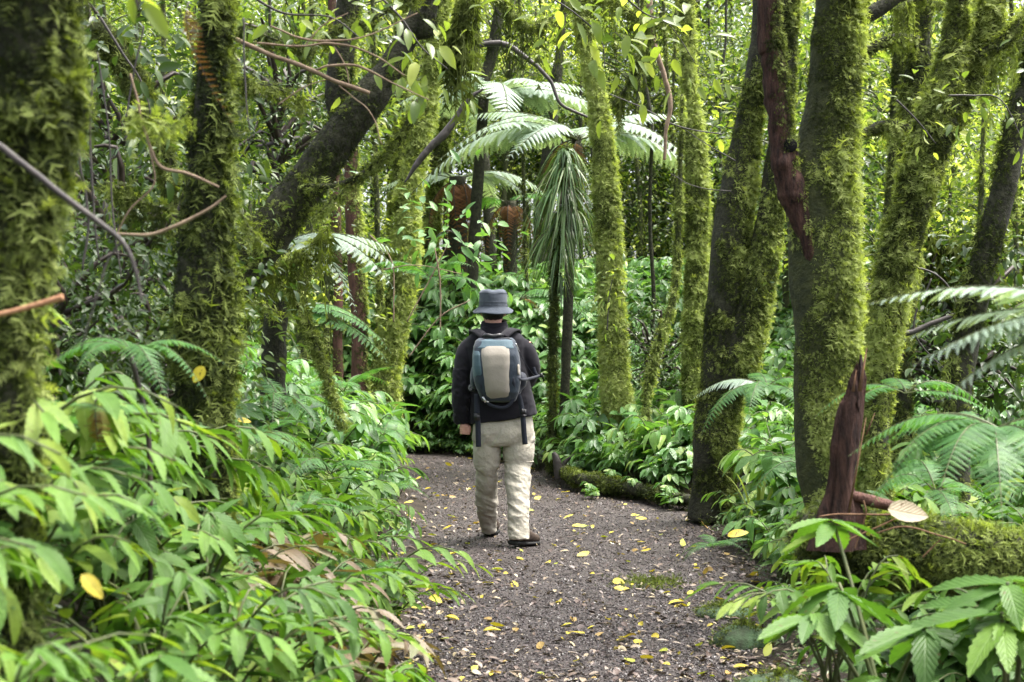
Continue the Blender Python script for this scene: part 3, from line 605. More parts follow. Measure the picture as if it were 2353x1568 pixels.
fern('tree_fern', 'silvery tree fern with its crown under the bare bent trunk in the centre', W(1112, 232, 20), ring(FS, 9, 12, 1.5, rs, 10)+ring(FS, 5, 25, 1.3, rs, 30)+[(FS[0], 0, 8, 2.2), (FS[2], -20, 5, 2.1), (FS[0], 175, 10, 1.5)], cat='tree fern', trunk=-.2)
fern('tree_fern', 'large silvery tree fern spreading wide behind the drooping grassy epiphyte', W(1325, 322, 15.8), [(FS[0], 184, 6, 1.9), (FS[1], 202, 22, 1.5), (FS[2], 172, 30, 1.3), (FS[0], 158, 14, 1.5), (FS[2], 150, 15, 1.6), (FS[0], 4, 2, 1.7), (FS[2], -8, 28, 1.2), (FS[1], -28, 14, 1.5), (FS[0], 24, 8, 1.5), (FS[2], 75, 20, 1.4), (FS[1], 240, 14, 1.1), (FS[2], 215, 16, 1.3), (FS[1], 290, 12, 1.0)]+[(FD[0], 200, -20, 1.0), (FD[1], 250, -30, .9), (FD[1], 180, -25, 1.0)], cat='tree fern', trunk=-.15, tw=.05)
fern('tree_fern', 'tree fern with a skirt of brown dead fronds low in the centre', W(1052, 415, 20.5), [(FS[0], 10, 10, 1.6), (FS[1], -15, 5, 1.4), (FS[2], 170, 10, 1.3), (FS[0], 120, 15, 1.4), (FS[1], 60, 12, 1.4)]+[(FD[k % 2], 180+k*38, -25-5*(k % 3), 1.05) for k in range(8)], cat='tree fern', trunk=0, tw=.12)
fern('tree_fern', 'small tree fern with rust coloured drooping fronds in front of the far dark trunks', W(1172, 470, 21), [(FG[0], 0, 15, 1.2), (FG[1], 170, 10, 1.2), (FG[2], 60, 20, 1.2)]+[(FD[k % 2], 170+k*45, -20, .8) for k in range(6)], cat='tree fern', trunk=0, tw=.09)
fern('tree_fern', 'silvery tree fern fanning out under the dark leaning trunk', W(640, 565, 8.6), [(FS[0], -8, 12, .78), (FS[0], -22, 6, .85), (FS[2], 8, 14, .75), (FS[1], -35, 0, .7), (FS[2], 30, 16, .75), (FS[0], 160, 10, .7), (FS[1], 200, 6, .6)], cat='tree fern', trunk=-.05)
fern('tree_fern', 'green fern with pale arching fronds left of the mossy hanging branch', W(665, 720, 9.4), [(FS[0], 0, 15, .42), (FS[1], 20, 20, .5), (FG[0], -15, 5, .75), (FG[2], -30, 0, .8), (FG[1], 180, 12, .5), (FG[0], 215, 8, .55), (FG[2], 330, -8, .85), (FS[1], 340, 10, .5)], cat='fern', trunk=None)
fern('tree_fern', 'green fern arching behind the hat of the walker', W(1195, 690, 17.5), [(FG[0], 0, 8, 1.0), (FG[1], -14, 12, 1.05), (FG[2], -30, 0, 1.0), (FG[0], 60, 15, .9), (FG[1], 320, 20, .9), (FD[0], 20, 10, .4)], cat='fern')
# foreground ferns on the left
fern('arching_fern', 'olive fern arching in front of the dark fern clad trunk at left', W(300, 815, 3.6), [(FG[1], 165, 22, .26), (FG[1], 195, 15, .26), (FG[0], 5, 18, .24), (FG[1], -15, 10, .24), (FG[0], 250, 15, .22), (FG[1], 300, 12, .25), (FG[0], 130, 25, .2)], cat='fern', trunk=None)
g = Geo(); p0 = W(300, 815, 3.6); p1 = W(345, 1120, 3.6); P = catmull([p0, p0*.5+p1*.5+np.array([.015, 0, 0]), p1, [p1[0], p1[1], gz(p1[0], p1[1])-.05]], 14); local(g.add(tube(P, np.full(14, .007), 6)), p0)
g.obj('stem', MAT['stem_dark'], bpy.data.objects['arching_fern'], True)
fern('small_fern', 'small bright green fern on the dark bank between the two left trunks', W(240, 800, 5.2), [(FG[2], 90, 60, .22), (FG[0], 30, 50, .2), (FG[0], 150, 50, .2), (FG[1], 0, 30, .2), (FG[1], 180, 30, .2)], cat='fern')
lf = [((110, 1010), 3.2, .3, 'green fern at the left edge above the broad leaves'), ((560, 1020), 5.6, .34, 'lacy fern at the foot of the dark fern clad trunk'), ((640, 930), 7.4, .42, 'pale lacy fern beneath the thin mossy hanging branch'), ((760, 1090), 7.6, .4, 'low feathery fern on the left bank nearest the path'), ((600, 1000), 6.6, .3, 'small upright fern beside the dark earth patch'), ((1000, 650), 13, .6, 'dark fern clump behind the shoulder of the walker')]
lf += [((560, 860), 9.5, .5, 'feathery fern among herbs left of the hanging mossy branch'), ((790, 900), 11.5, .5, 'feathery fern near the middle of the left bank'), ((880, 1000), 10.2, .36, 'lacy fern low on the left bank near the walker'), ((700, 1180), 6.6, .3, 'lacy fern overhanging the left path edge in front of the reddish herbs'), ((300, 1200), 3.6, .24, 'lacy fern among the large near herbs'), ((1850, 1080), 8.8, .4, 'fern tuft left of the broken stump'), ((2150, 1130), 6.2, .42, 'lacy fern behind the mossy log'), ((1480, 950), 15.5, .6, 'fern among herbs between the two mossy trunks right of the walker')]
lf += [((180, 1120), 3.1, .22, 'fern among the large near herbs close to the left edge'), ((480, 1270), 4.4, .26, 'fern poking through the herbs in the middle of the lower left bank'), ((820, 1330), 5.6, .22, 'small fern at the lower left path edge'), ((430, 1050), 5.0, .3, 'fern in front of the foot of the dark fern clad trunk'), ((900, 1130), 8.6, .24, 'small fern on the left path edge level with the walker'), ((1640, 1260), 7.2, .2, 'small fern right of the path near the moss patch')]
for (uv_, d, L, lab) in lf: fern('bank_fern', lab, W(*uv_, d), ring(FG, 7, 22, L, rs), cat='fern', group=None)
fern('dead_frond', 'rusty dead fern frond hanging over the broad leaves at left', W(228, 905, 3.0), [(FD[0], 265, -62, .20)], cat='dead frond')
fern('dead_frond', 'dried pinkish brown frond dangling at the top left beside the dark trunk', W(432, 5, 3.2), [(FD[1], 250, -60, .20)], cat='dead frond')
# right foreground ferns
e = fern('silver_fern', 'pale silver fern reaching in from the right edge above the stump', W(2600, 735, 3.2), [(FC[0], 176, 18, .58), (FC[0], 180, 2, .50), (FC[0], 184, -8, .48), (FC[0], 168, 9, .5), (FC[0], 190, 6, .46)], cat='fern')
e = fern('green_tree_fern', 'dark green fern with fine fronds right of the broken stump', W(2290, 985, 4.2), [(FC[1], 172, 14, .42), (FC[1], 200, 10, .38), (FC[1], 185, -6, .42), (FC[1], 320, 10, .4), (FC[1], 230, 4, .42), (FC[1], 255, -5, .45), (FC[1], 140, 12, .4), (FC[1], 350, 15, .4), (FC[1], 285, 0, .4)], cat='fern', trunk=None)
fern('green_tree_fern', 'small fern glowing green between the thick bright trunk and the slanting trunk', W(2080, 905, 6.2), [(FG[0], 180, 10, .4), (FG[1], 0, 15, .42), (FG[0], 210, 5, .4), (FG[2], 330, 0, .4), (FG[2], 90, 20, .35)], cat='fern')
fern('green_tree_fern', 'fern filling the gap between the forked trunk and the thick bright trunk', W(1760, 890, 9.6), [(FS[0], 170, 14, .5), (FG[1], 0, 15, .5), (FG[0], 250, 5, .55), (FG[2], 290, 0, .55), (FG[2], 90, 20, .5), (FG[0], 210, -5, .6)], cat='fern')

# drooping epiphyte
def strap_tuft(rs, n, L, wid=.02):
    t = np.linspace(0, 1, 9); V = []; f = []; r = []
    for k in range(n):
        a = rs.rand()*6.28; el = 1.35*rs.rand(); l = L*(.5+.6*rs.rand()); o = np.array([math.cos(a), math.sin(a), 0])
        P = o*l*(np.cos(el)*t**.8*.62)[:, None]+np.array([0, 0, 1])*(l*(np.sin(el)*.6*t-.95*t**2.0))[:, None]+(rs.randn(3)*.12*l)*t[:, None]**2
        s = norm(np.cross(o, [0, 0, 1.])); w_ = wid*(1-t**2*.9)[:, None]/2; b = len(V)*18
        V.append(np.stack([P-s*w_, P+s*w_], 1).reshape(-1, 3)); i = np.arange(8)[:, None]*2+b; f.append(i+np.array([0, 1, 3, 2])); r.append(np.full(18, rs.rand()))
    V = np.concatenate(V); return {'v': V, 'f4': np.concatenate(f), 'uv': V[:, :2]}, np.concatenate(r)
loc = W(1300, 385, 15.0); e = empty('grassy_epiphyte', loc, 'dark green grassy epiphyte with long drooping blades hung down a thin trunk', 'epiphyte')
g = Geo()
for k, (du, dv, n, L) in enumerate([(0, -30, 90, .6), (0, 0, 120, .8), (-6, 45, 120, .85), (8, 90, 120, .85), (-12, 130, 100, .8), (-14, 175, 60, .6), (-12, 230, 30, .5)]):
    t, r = strap_tuft(rs, n, L, .019); t['v'] = t['v']+np.array([du, 0, -dv])/F*15*1.05; t['v'] = t['v']*1.05; g.add(t, 0, r)
g.obj('blades', MAT['blade'], e)
zg = gz(loc[0], loc[1])-loc[2]
g = Geo(); g.add(tube(catmull([[-.14, 0, zg], [-.12, 0, -1.2], [0, 0, -.3], [0, 0, .25]], 24), np.linspace(.035, .03, 24), 10, .2)); g.obj('stem', MAT['bark_green'], e, True)
g = Geo(); moss_on(g, catmull([[-.14, 0, zg], [-.12, 0, -1.2], [0, 0, -.3], [0, 0, .25]], 24), np.full(24, .03), dens=6000, size=.05, cover=.8, seed=4, lo=-9); tag(g.obj('moss', MAT['moss_dark'], e), kind='stuff')

DK = []
for k in range(3):
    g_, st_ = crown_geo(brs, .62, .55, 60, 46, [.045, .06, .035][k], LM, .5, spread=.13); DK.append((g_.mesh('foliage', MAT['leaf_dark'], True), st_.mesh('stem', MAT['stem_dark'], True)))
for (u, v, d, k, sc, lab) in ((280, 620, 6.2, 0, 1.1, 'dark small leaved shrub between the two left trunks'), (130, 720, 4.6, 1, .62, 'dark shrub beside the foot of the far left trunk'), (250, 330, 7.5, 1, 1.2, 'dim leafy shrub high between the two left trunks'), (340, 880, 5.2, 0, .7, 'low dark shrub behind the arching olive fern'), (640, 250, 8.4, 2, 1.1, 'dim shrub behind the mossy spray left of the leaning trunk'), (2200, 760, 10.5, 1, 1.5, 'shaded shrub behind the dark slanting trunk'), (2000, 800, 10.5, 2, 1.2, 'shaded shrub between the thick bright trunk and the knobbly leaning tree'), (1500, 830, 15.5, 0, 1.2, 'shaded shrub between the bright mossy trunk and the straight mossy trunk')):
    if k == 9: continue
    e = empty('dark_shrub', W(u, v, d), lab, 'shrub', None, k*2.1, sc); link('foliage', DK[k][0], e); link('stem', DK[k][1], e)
# ------------------------------------------------------------------ hanging moss on branches near the top
def moss_branch(label, pts, d, wpx, L=.35, dens=220, seed=0, rb=.5, name='mossy_branch', tuft=1):
    C = np.array([W(u, v, d) for u, v in pts]); P = catmull(C, 40); R = np.linspace(wpx, wpx*.5, 40)/2/F*d
    loc = P[0]; e = empty(name, loc, label, 'branch'); g = Geo(); g.add(tube(P, R, 8, .2, 20)); local(g, loc).obj('twig', MAT['bark_green'], e, True)
    g = Geo(); rs = np.random.RandomState(seed)
    if tuft: moss_on(g, P, R+.004, dens=9000, size=.04, cover=.72, seed=seed, rb=rb, patch=9)
    n = int(dens*.62*np.linalg.norm(np.diff(P, axis=0), axis=1).sum())
    i = rs.randint(39, size=n); p = P[i]+(P[i+1]-P[i])*rs.rand(n, 1)+rs.randn(n, 3)*np.array([.03, .03, .015])
    cl = fbm(p*7+seed, 2); s = L*np.clip((cl-.38)*3.6, .1, 1.15)*(.25+.9*rs.rand(n)**1.5)
    M = frames(np.array([0, 0, -1.])+rs.randn(n, 3)*.06, rs.randn(n, 3)*np.array([1, 1, .1]))*s[:, None, None]
    M[:, :, 0] *= .8; rr = np.clip(rb+rs.randn(n)*.15, 0, 1); w_ = rs.randint(3, size=n)
    for k in range(3): g.inst(STRAND[k], M[w_ == k], p[w_ == k], rr[w_ == k])
    local(g, loc); tag(g.obj('hanging_moss', MAT['moss'], e), kind='stuff'); return e
moss_branch('moss draped branch dangling at the top centre', [(1130, -20), (1170, 20), (1215, 60), (1270, 40)], 9.5, 10, L=.75, dens=320, seed=1, rb=.42)
moss_branch('long bearded branch left of the centre above the golden mossy trunk', [(1085, -30), (1060, 40), (1035, 120), (1025, 160)], 8.6, 18, L=.55, dens=420, seed=2, rb=.5)
moss_branch('bearded twig crossing in front of the bright mossy trunk near the top', [(1300, 10), (1400, -5), (1470, 40), (1560, 60)], 9.5, 7, L=.5, dens=260, seed=3, rb=.5)
moss_branch('twig with moss clumps right of the bright mossy trunk', [(1500, 60), (1470, 130), (1440, 200), (1405, 240)], 11, 8, L=.38, dens=300, seed=4, rb=.5)
moss_branch('mossy limb along the top left above the leaning trunk', [(960, -15), (900, 20), (840, 50), (790, 60), (740, 90)], 6.4, 13, L=.22, dens=260, seed=5, rb=.35)
moss_branch('thin mossy hanging branch drooping over the left bank', [(600, 610), (640, 650), (690, 705), (715, 770), (745, 850), (770, 930), (790, 985)], 8.3, 18, L=.12, dens=260, seed=6, rb=.62)
moss_branch('moss curtain hanging beneath the leaning trunk', [(575, 620), (620, 600), (680, 590), (760, 520)], 7.6, 6, L=.5, dens=420, seed=7, rb=.55)
moss_branch('bearded bough in the top right corner', [(2353, 90), (2290, 130), (2230, 160), (2150, 150)], 10.5, 9, L=.75, dens=320, seed=8, rb=.75)
moss_branch('moss draped bough behind the upright trunk at top right', [(2060, 20), (2110, 0), (2180, 10), (2260, -10)], 9, 9, L=.6, dens=320, seed=9, rb=.62)
moss_branch('low curtain of moss behind the knobbly leaning tree', [(2090, 560), (2140, 540), (2210, 560), (2290, 540)], 10.5, 7, L=1.0, dens=260, seed=10, rb=.5)
moss_branch('blurred moss tassels dangling between the two left trunks', [(300, 250), (340, 270), (390, 290), (430, 260)], 3.6, 5, L=.16, dens=260, seed=11, rb=.85)
moss_branch('blurred mossy spray right of the dark fern clad trunk', [(520, 170), (580, 190), (640, 205), (700, 230)], 5.2, 9, L=.32, dens=420, seed=12, rb=.62)
moss_branch('blurred mossy spray low against the dark fern clad trunk', [(500, 430), (540, 470), (570, 520), (600, 560)], 4.9, 8, L=.14, dens=420, seed=13, rb=.55)
moss_branch('olive moss veil hanging at the top left under the bare twigs', [(540, 60), (600, 80), (660, 100), (730, 110)], 6.0, 10, L=.34, dens=420, seed=16, rb=.55)
moss_branch('dark mossy bough curving down between the two left trunks', [(215, 60), (270, 110), (310, 190), (370, 330), (400, 480), (420, 600)], 6.2, 46, L=.14, dens=260, seed=17, rb=.3)
moss_branch('mossy twigs veiling the gap left of the dark fern clad trunk', [(240, 420), (290, 440), (340, 470), (390, 480)], 4.8, 8, L=.26, dens=420, seed=18, rb=.45)
moss_branch('thin moss beard beneath the leaning trunk near the ferns', [(560, 690), (600, 700), (640, 720)], 6.8, 6, L=.2, dens=420, seed=19, rb=.55)
moss_branch('small mossy offshoot curving up beside the golden mossy trunk', [(960, 230), (925, 300), (880, 360), (800, 430), (720, 500)], 7.0, 9, L=.16, dens=380, seed=14, rb=.45)

# ------------------------------------------------------------------ bare branches and twigs
def bare(label, lines, d, mat='twig', name='bare_branch', cat='branch'):
    loc = W(*lines[0][0][:2], d if np.isscalar(d) else d[0]); e = empty(name, loc, label, cat)
    for k, (pts) in enumerate(lines):
        dd = d if np.isscalar(d) else d[k]
        C = np.array([W(p[0], p[1], dd) for p in pts]); R = np.array([p[2]/2/F*dd for p in pts]); X = catmull(np.column_stack([C, R]), 10*len(pts))
        X[:, :3] += (fbm(X[:, :3]*9+k, 2)-.5)[:, None]*.012
        g = Geo(); g.add(tube(X[:, :3], np.maximum(X[:, 3], .0008), 7, .15, 30)); local(g, loc).obj('twig', MAT[mat], e, True)
    return e
bare('pale bare twigs branching across the top left in front of the leaning trunk', [[(490, 60, 10), (600, 120, 11), (700, 155, 11), (780, 190, 10), (848, 215, 10)], [(590, 100, 5), (700, 105, 5), (760, 100, 6), (840, 120, 4), (930, 175, 3)], [(730, 160, 5), (760, 150, 6), (830, 155, 6), (900, 190, 4), (985, 230, 2)], [(620, 60, 4), (690, 90, 5), (760, 95, 5), (850, 80, 3), (960, 30, 3)], [(760, 100, 3), (790, 150, 3), (800, 200, 2)], [(700, 106, 3), (740, 60, 3), (800, 30, 2)], [(780, 195, 3), (850, 260, 3), (880, 330, 2)], [(640, 240, 3), (700, 200, 3), (760, 180, 3)]], 5.0)
bare('dark purple curved branch sweeping down from the left edge', [[(-40, 310, 18), (40, 370, 17), (130, 440, 16), (220, 505, 15), (280, 555, 12), (310, 610, 10), (328, 690, 7)], [(280, 555, 6), (250, 600, 6), (230, 660, 5), (190, 800, 4)]], 2.5, mat='twig_dark')
bare('bare reddish twig crossing the dark fern clad trunk', [[(270, 537, 6), (340, 540, 9), (400, 520, 9), (480, 480, 7), (520, 450, 4)]], 3.4)
bare('thin drooping twig with a bend between the left trunks', [[(300, 170, 5), (322, 260, 6), (345, 340, 7), (370, 385, 8), (430, 400, 8), (500, 432, 5)], [(345, 340, 4), (355, 420, 4), (300, 480, 4), (270, 537, 3)]], 3.6)
bare('snapped pale orange stick poking out from the far left trunk', [[(-10, 725, 13), (40, 713, 14), (100, 697, 15), (143, 684, 17)]], 2.5, mat='wood_pale', name='broken_stick', cat='stick')
bare('wiry vine stems tangled between the left trunks', [[(210, 150, 5), (205, 300, 6), (212, 450, 5), (225, 600, 4)], [(225, 120, 4), (250, 300, 4), (260, 470, 4), (280, 640, 3)], [(180, 350, 7), (200, 500, 6), (190, 620, 5)], [(560, 40, 4), (560, 160, 4), (575, 300, 3)], [(330, 60, 4), (300, 200, 4), (290, 330, 3)]], 4.2, mat='twig_dark', name='vine', cat='vine')
bare('thin dark twig strung between the trunks right of the centre', [[(1400, 215, 2), (1470, 245, 3), (1560, 290, 3), (1660, 310, 3)], [(1560, 290, 2), (1620, 330, 2), (1690, 370, 3)], [(1540, 400, 2), (1600, 430, 2), (1680, 440, 2)]], 10.8, mat='twig_dark')
bare('crooked hanging stick with a blunt end right of the bright mossy trunk', [[(1490, -20, 14), (1500, 90, 14), (1525, 170, 12), (1540, 240, 12), (1530, 300, 9), (1527, 368, 8)]], 10.4, mat='twig')
bare('tangle of thin bare stems left of the walker behind the golden trunk', [[(935, 740, 3), (1000, 620, 3), (1030, 560, 2)], [(880, 620, 3), (960, 610, 2), (1060, 630, 2)], [(940, 820, 3), (1010, 730, 3), (1080, 690, 2)], [(850, 540, 3), (900, 600, 3), (905, 740, 3)], [(1000, 570, 3), (1010, 640, 4), (1012, 760, 3)]], 10.6)
bare('dark slanting bough behind the centre left trunks', [[(930, 420, 4), (960, 375, 14), (990, 338, 18), (1020, 310, 20), (1050, 270, 17), (1075, 230, 13), (1110, 205, 5)]], 14, mat='twig_dark')
bare('arched dark bough behind the hanging moss at the top centre', [[(1060, 140, 12), (1090, 110, 13), (1150, 100, 14), (1205, 130, 12), (1260, 180, 9), (1290, 240, 8), (1350, 270, 6)]], 13, mat='twig_dark')
bare('dark sprawling limb low between the trunks at right', [[(1970, 640, 16), (2060, 760, 14), (2150, 740, 12), (2250, 700, 9)], [(2060, 600, 5), (2160, 640, 5), (2200, 720, 5), (2170, 850, 4)], [(2140, 640, 4), (2100, 760, 4), (2180, 860, 3)]], 9.4, mat='twig_dark')

# overhanging leafy sprays near the top
def leaf_spray(label, pts, d, n, LL, seed, mat='leaf_tree', r0=.75, spread=.12, tm=LM):
    rs = np.random.RandomState(seed); C = np.array([W(u, v, d) for u, v in pts]); P = catmull(C, 30); loc = P[0]; e = empty('leafy_branch', loc, label, 'branch')
    g = Geo(); g.add(tube(P, np.linspace(.006, .002, 30), 6)); local(g, loc).obj('twig', MAT['twig_dark'], e, True)
    i = rs.randint(29, size=n); o = rs.randn(n, 3)*spread; p = P[i]+o
    dd = norm(o)+np.array([0, 0, -.25])+rs.randn(n, 3)*.3; M = frames(dd, np.array([0, -.5, 1.])+rs.randn(n, 3)*.5)*(LL*.8*(.6+.6*rs.rand(n)))[:, None, None]
    g = Geo(); w_ = rs.randint(len(tm), size=n); rr = np.clip(r0+rs.randn(n)*.14, 0, 1)
    for k in range(len(tm)): g.inst(tm[k], M[w_ == k], p[w_ == k], rr[w_ == k])
    local(g, loc).obj('foliage', MAT[mat], e, True)
leaf_spray('spray of bright leaves at the top above the leaning trunk', [(860, -20), (920, 40), (970, 110), (1030, 160)], 6.2, 60, .13, 1, r0=.6, spread=.13)
leaf_spray('bright leaves hanging in front of the top of the bright mossy trunk', [(1240, -20), (1320, 30), (1380, 90), (1390, 160)], 8.5, 60, .16, 2, r0=.7, spread=.17)
leaf_spray('bright leafy twig at the top right of the bright mossy trunk', [(1420, -20), (1480, 30), (1540, 60), (1600, 150)], 8.5, 70, .17, 3, r0=.75, spread=.19)
leaf_spray('leafy twigs at the top left behind the bare twigs', [(560, -20), (650, 30), (760, 40), (830, 90)], 5.6, 80, .10, 4, r0=.5, spread=.14)
leaf_spray('dark leafy spray between the far left trunk and the dark fern clad trunk', [(230, 40), (280, 120), (330, 200), (360, 330)], 5.4, 170, .10, 5, mat='leaf_dark', r0=.6, spread=.2)
leaf_spray('small bright leaves in front of the upright trunk at right', [(2060, 230), (2110, 280), (2150, 330)], 7.8, 22, .10, 6, r0=.8, spread=.1)
leaf_spray('leafy twig beside the dark limb in the top right corner', [(2180, 220), (2230, 220), (2300, 230), (2353, 330)], 7.2, 40, .10, 7, r0=.55, spread=.13)
leaf_spray('shiny leafy shrub left of the walker above the bank', [(985, 560), (1030, 530), (1070, 570), (1090, 620)], 13, 130, .20, 8, mat='leaf_mid', r0=.5, spread=.25)
leaf_spray('small leafy twig climbing the foot of the bright mossy trunk', [(1395, 760), (1400, 680), (1410, 630)], 12.6, 50, .12, 9, r0=.6, spread=.1)
leaf_spray('single big blurred leaf cluster at the top left edge', [(300, -30), (312, -5), (318, 20)], 2.6, 3, .10, 10, r0=.5, spread=.01)

# ------------------------------------------------------------------ undergrowth
urs = np.random.RandomState(99)
NEAR = [plant_meshes(*sprig_plant(np.random.RandomState(200+k), nst=13, H=.45, R=.40, nl=11, LL=.112, r0=.55+.14*(k % 3)), 'leaf_near') for k in range(6)]
BIGW = [plant_meshes(*whorl_plant(np.random.RandomState(300+k), nst=5, H=.42, R=.28, nl=8, LL=.16, r0=.55), 'leaf_near') for k in range(3)]
RED = [plant_meshes(*sprig_plant(np.random.RandomState(400+k), nst=8, H=.38, R=.34, nl=10, LL=.12, r0=.5), 'leaf_red') for k in range(2)]
GM = [sprig_plant(np.random.RandomState(500+k), nst=7, H=.42, R=.34, nl=9, LL=.15, tm=LM, r0=.55) for k in range(6)]+[whorl_plant(np.random.RandomState(520+k), nst=4, H=.4, R=.25, nl=7, LL=.16, tm=LM, r0=.5) for k in range(2)]
MIDP = [plant_meshes(l, s, 'leaf_mid') for l, s in GM]
NL = len(NEAR)
# individuals: left foreground bank
def leftbank(x, y): return (x < XL(y)+.02)
taken = []
def poisson(P, r):
    out = []
    for p in P:
        if all((p[0]-q[0])**2+(p[1]-q[1])**2 > r*r for q in out): out.append(p)
    return out
P = poisson(scatter(urs, -2.8, -.2, 2.25, 8.6, 60, lambda x, y: (x < XL(y)-np.where(y > 6.5, .22, .02)) & ~((abs(x+.22*y) < .11*y) & (y < 2.1) & (x > -.3)), 1.1), .25)
specials = {}
for q, (x, y) in enumerate(P):
    red = (-1.15 < x < -.62 and 4.3 < y < 5.6)
    pair = RED[q % 2] if red else (BIGW[q % 3] if q % 9 == 0 else NEAR[q % NL])
    u = CU+x/y*F
    if red: lab, gr = 'reddish brown leaved herb among the green leaves on the left bank', 'reddish brown herbs on the left bank'
    elif y < 4: lab, gr = 'large blurred bright green herb at the lower left, nearest the camera', 'large near herbs at the lower left'
    else: lab, gr = 'bright green broad leaved herb on the left bank overhanging the near path edge', 'broad leaved herbs on the near left bank'
    place_plant(pair, 'broadleaf_herb', x, y, urs.rand()*6.28, ((.68 if x > -.8 else .9) if y < 4.2 else .98 if y < 5 else (.9 if y < 7 else .72))+.28*urs.rand(), lab, 'plant', gr, tilt=(urs.randn()*.1, (.05 if y < 4 else .2)+urs.randn()*.1))
for q, (x, y, s_) in enumerate([(-.78, 2.05, .72), (-.62, 1.95, .66), (-.95, 2.2, .8), (-.86, 1.85, .62), (-.70, 2.3, .72), (-.52, 2.1, .6), (-1.02, 2.45, .85)]):
    place_plant(NEAR[(q*2+1) % NL], 'broadleaf_herb', x, y, q*1.7, s_, 'large blurred bright green herb at the lower left, nearest the camera', 'plant', 'large near herbs at the lower left', tilt=(urs.randn()*.08, urs.randn()*.08))
# individuals: path edges further on
def edge_row(side, y0, y1, n, lab, gr, jit=.12, off=.12, sc=(.6, .95)):
    for q in range(n):
        y = y0+(y1-y0)*(q+.5)/n+urs.randn()*.08; x = (XL(y)-off if side < 0 else XR(y)+off)+urs.randn()*jit
        place_plant(MIDP[urs.randint(len(MIDP))], 'broadleaf_herb', x, y, urs.rand()*6.28, sc[0]+(sc[1]-sc[0])*urs.rand(), lab, 'plant', gr)
edge_row(-1, 8.6, 18, 30, 'leafy herb bordering the left edge of the path beside and beyond the walker', 'herbs along the far left path edge', off=.3, sc=(.45, .75))
edge_row(1, 13.6, 18.5, 24, 'leafy herb bordering the right edge of the path beyond the fallen log', 'herbs along the far right path edge', off=.3, sc=(.7, 1.1))
edge_row(1, 8.0, 10.6, 9, 'fresh green herb at the foot of the big forked trunk by the path', 'herbs at the foot of the forked trunk', off=.25, jit=.1, sc=(.7, 1))
rows = [(.95, 13.35, .6, 'spreading herb half covering the middle of the fallen log'), (1.12, 12.95, .5, 'short herb in front of the fallen log beside the spreading one'), (1.35, 12.2, .55, 'small herb sprouting in front of the fallen log'), (1.62, 11.6, .6, 'small serrated leaf herb at the right end of the fallen log'), (.72, 13.0, .4, 'tiny herb at the left end of the fallen log')]
for q in range(11):
    t = (q+.5)/11; place_plant(MIDP[q % len(MIDP)], 'broadleaf_herb', .62+.95*t, 14.55-1.95*t+urs.randn()*.08, urs.rand()*6.28, .75+.3*urs.rand(), 'leafy herb leaning over the fallen log from behind', 'plant', 'herbs leaning over the fallen log')
yy_ = np.linspace(17.2, 19.4, 200)
for q in range(26):
    x = -.1-3.2*(q+.5)/26; y = float(np.interp(-x, -XR(yy_), yy_))+.22+urs.randn()*.1
    place_plant(MIDP[urs.randint(len(MIDP))], 'broadleaf_herb', x, y, urs.rand()*6.28, .8+.5*urs.rand(), 'bright herb at the far bend of the path left of the walker', 'plant', 'herbs at the far bend of the path')
for q in range(46):
    x = -.0-2.6*(q+.5)/46; y = float(np.interp(-x, -XR(yy_), yy_))-.12+urs.randn()*.1
    place_plant(MIDP[urs.randint(len(MIDP))], 'broadleaf_herb', x, y, urs.rand()*6.28, .38+.3*urs.rand(), 'low herb fringing the far bend of the path left of the walker', 'plant', 'low herbs fringing the far bend of the path')
for x, y, s, lab in rows: place_plant(MIDP[1], 'broadleaf_herb', x, y, 1, s, lab, 'plant')
# masses
P = scatter(urs, -9, 0, 8, 21, 11, lambda x, y: (x < XL(y)-.35), 1.1)
mass('undergrowth', P, GM, urs, [MAT['leaf_mid'], MAT['stem']], 'dense bright green undergrowth covering the left bank beyond the ferns', 'undergrowth', .9, 1.35)
P = scatter(urs, -1, 12, 9.6, 21, 10, lambda x, y: (x > XR(y)+.18) & ~((y < 12.4) & (x < 1.9)) & ~((y < 14.3) & (x < XR(y)+.45)), 1.1)
mass('undergrowth', P, GM, urs, [MAT['leaf_mid'], MAT['stem']], 'dense glossy undergrowth right of the path around the mossy trunks', 'undergrowth', .95, 1.4)
P = scatter(urs, 1.2, 4.5, 4.6, 9.6, 9, lambda x, y: (x > XR(y)+.35), 1.2)
mass('undergrowth', P, [sprig_plant(np.random.RandomState(600+k), nst=7, H=.4, R=.32, nl=9, LL=.15, tm=LN, r0=.45) for k in range(4)], urs, [MAT['leaf_near'], MAT['stem']], 'leafy undergrowth behind the broken stump at right', 'undergrowth', .8, 1.1)
P = scatter(urs, -14, 12, 18.6, 32, 9, lambda x, y: ((x < XL(y)-.2) | (x > XR(y)+.2)), 1.2)
mass('undergrowth', P, GM, urs, [MAT['leaf_mid'], MAT['stem']], 'undergrowth closing the view beyond the bend of the path', 'undergrowth', .8, 1.3)
P = scatter(urs, -4.2, .6, 17.9, 20.6, 16, lambda x, y: (x > XR(y)+.05), 1.1)
mass('undergrowth', P, GM, urs, [MAT['leaf_mid'], MAT['stem']], 'bright herbs closing the left bend of the path beyond the walker', 'undergrowth', 1.0, 1.6)
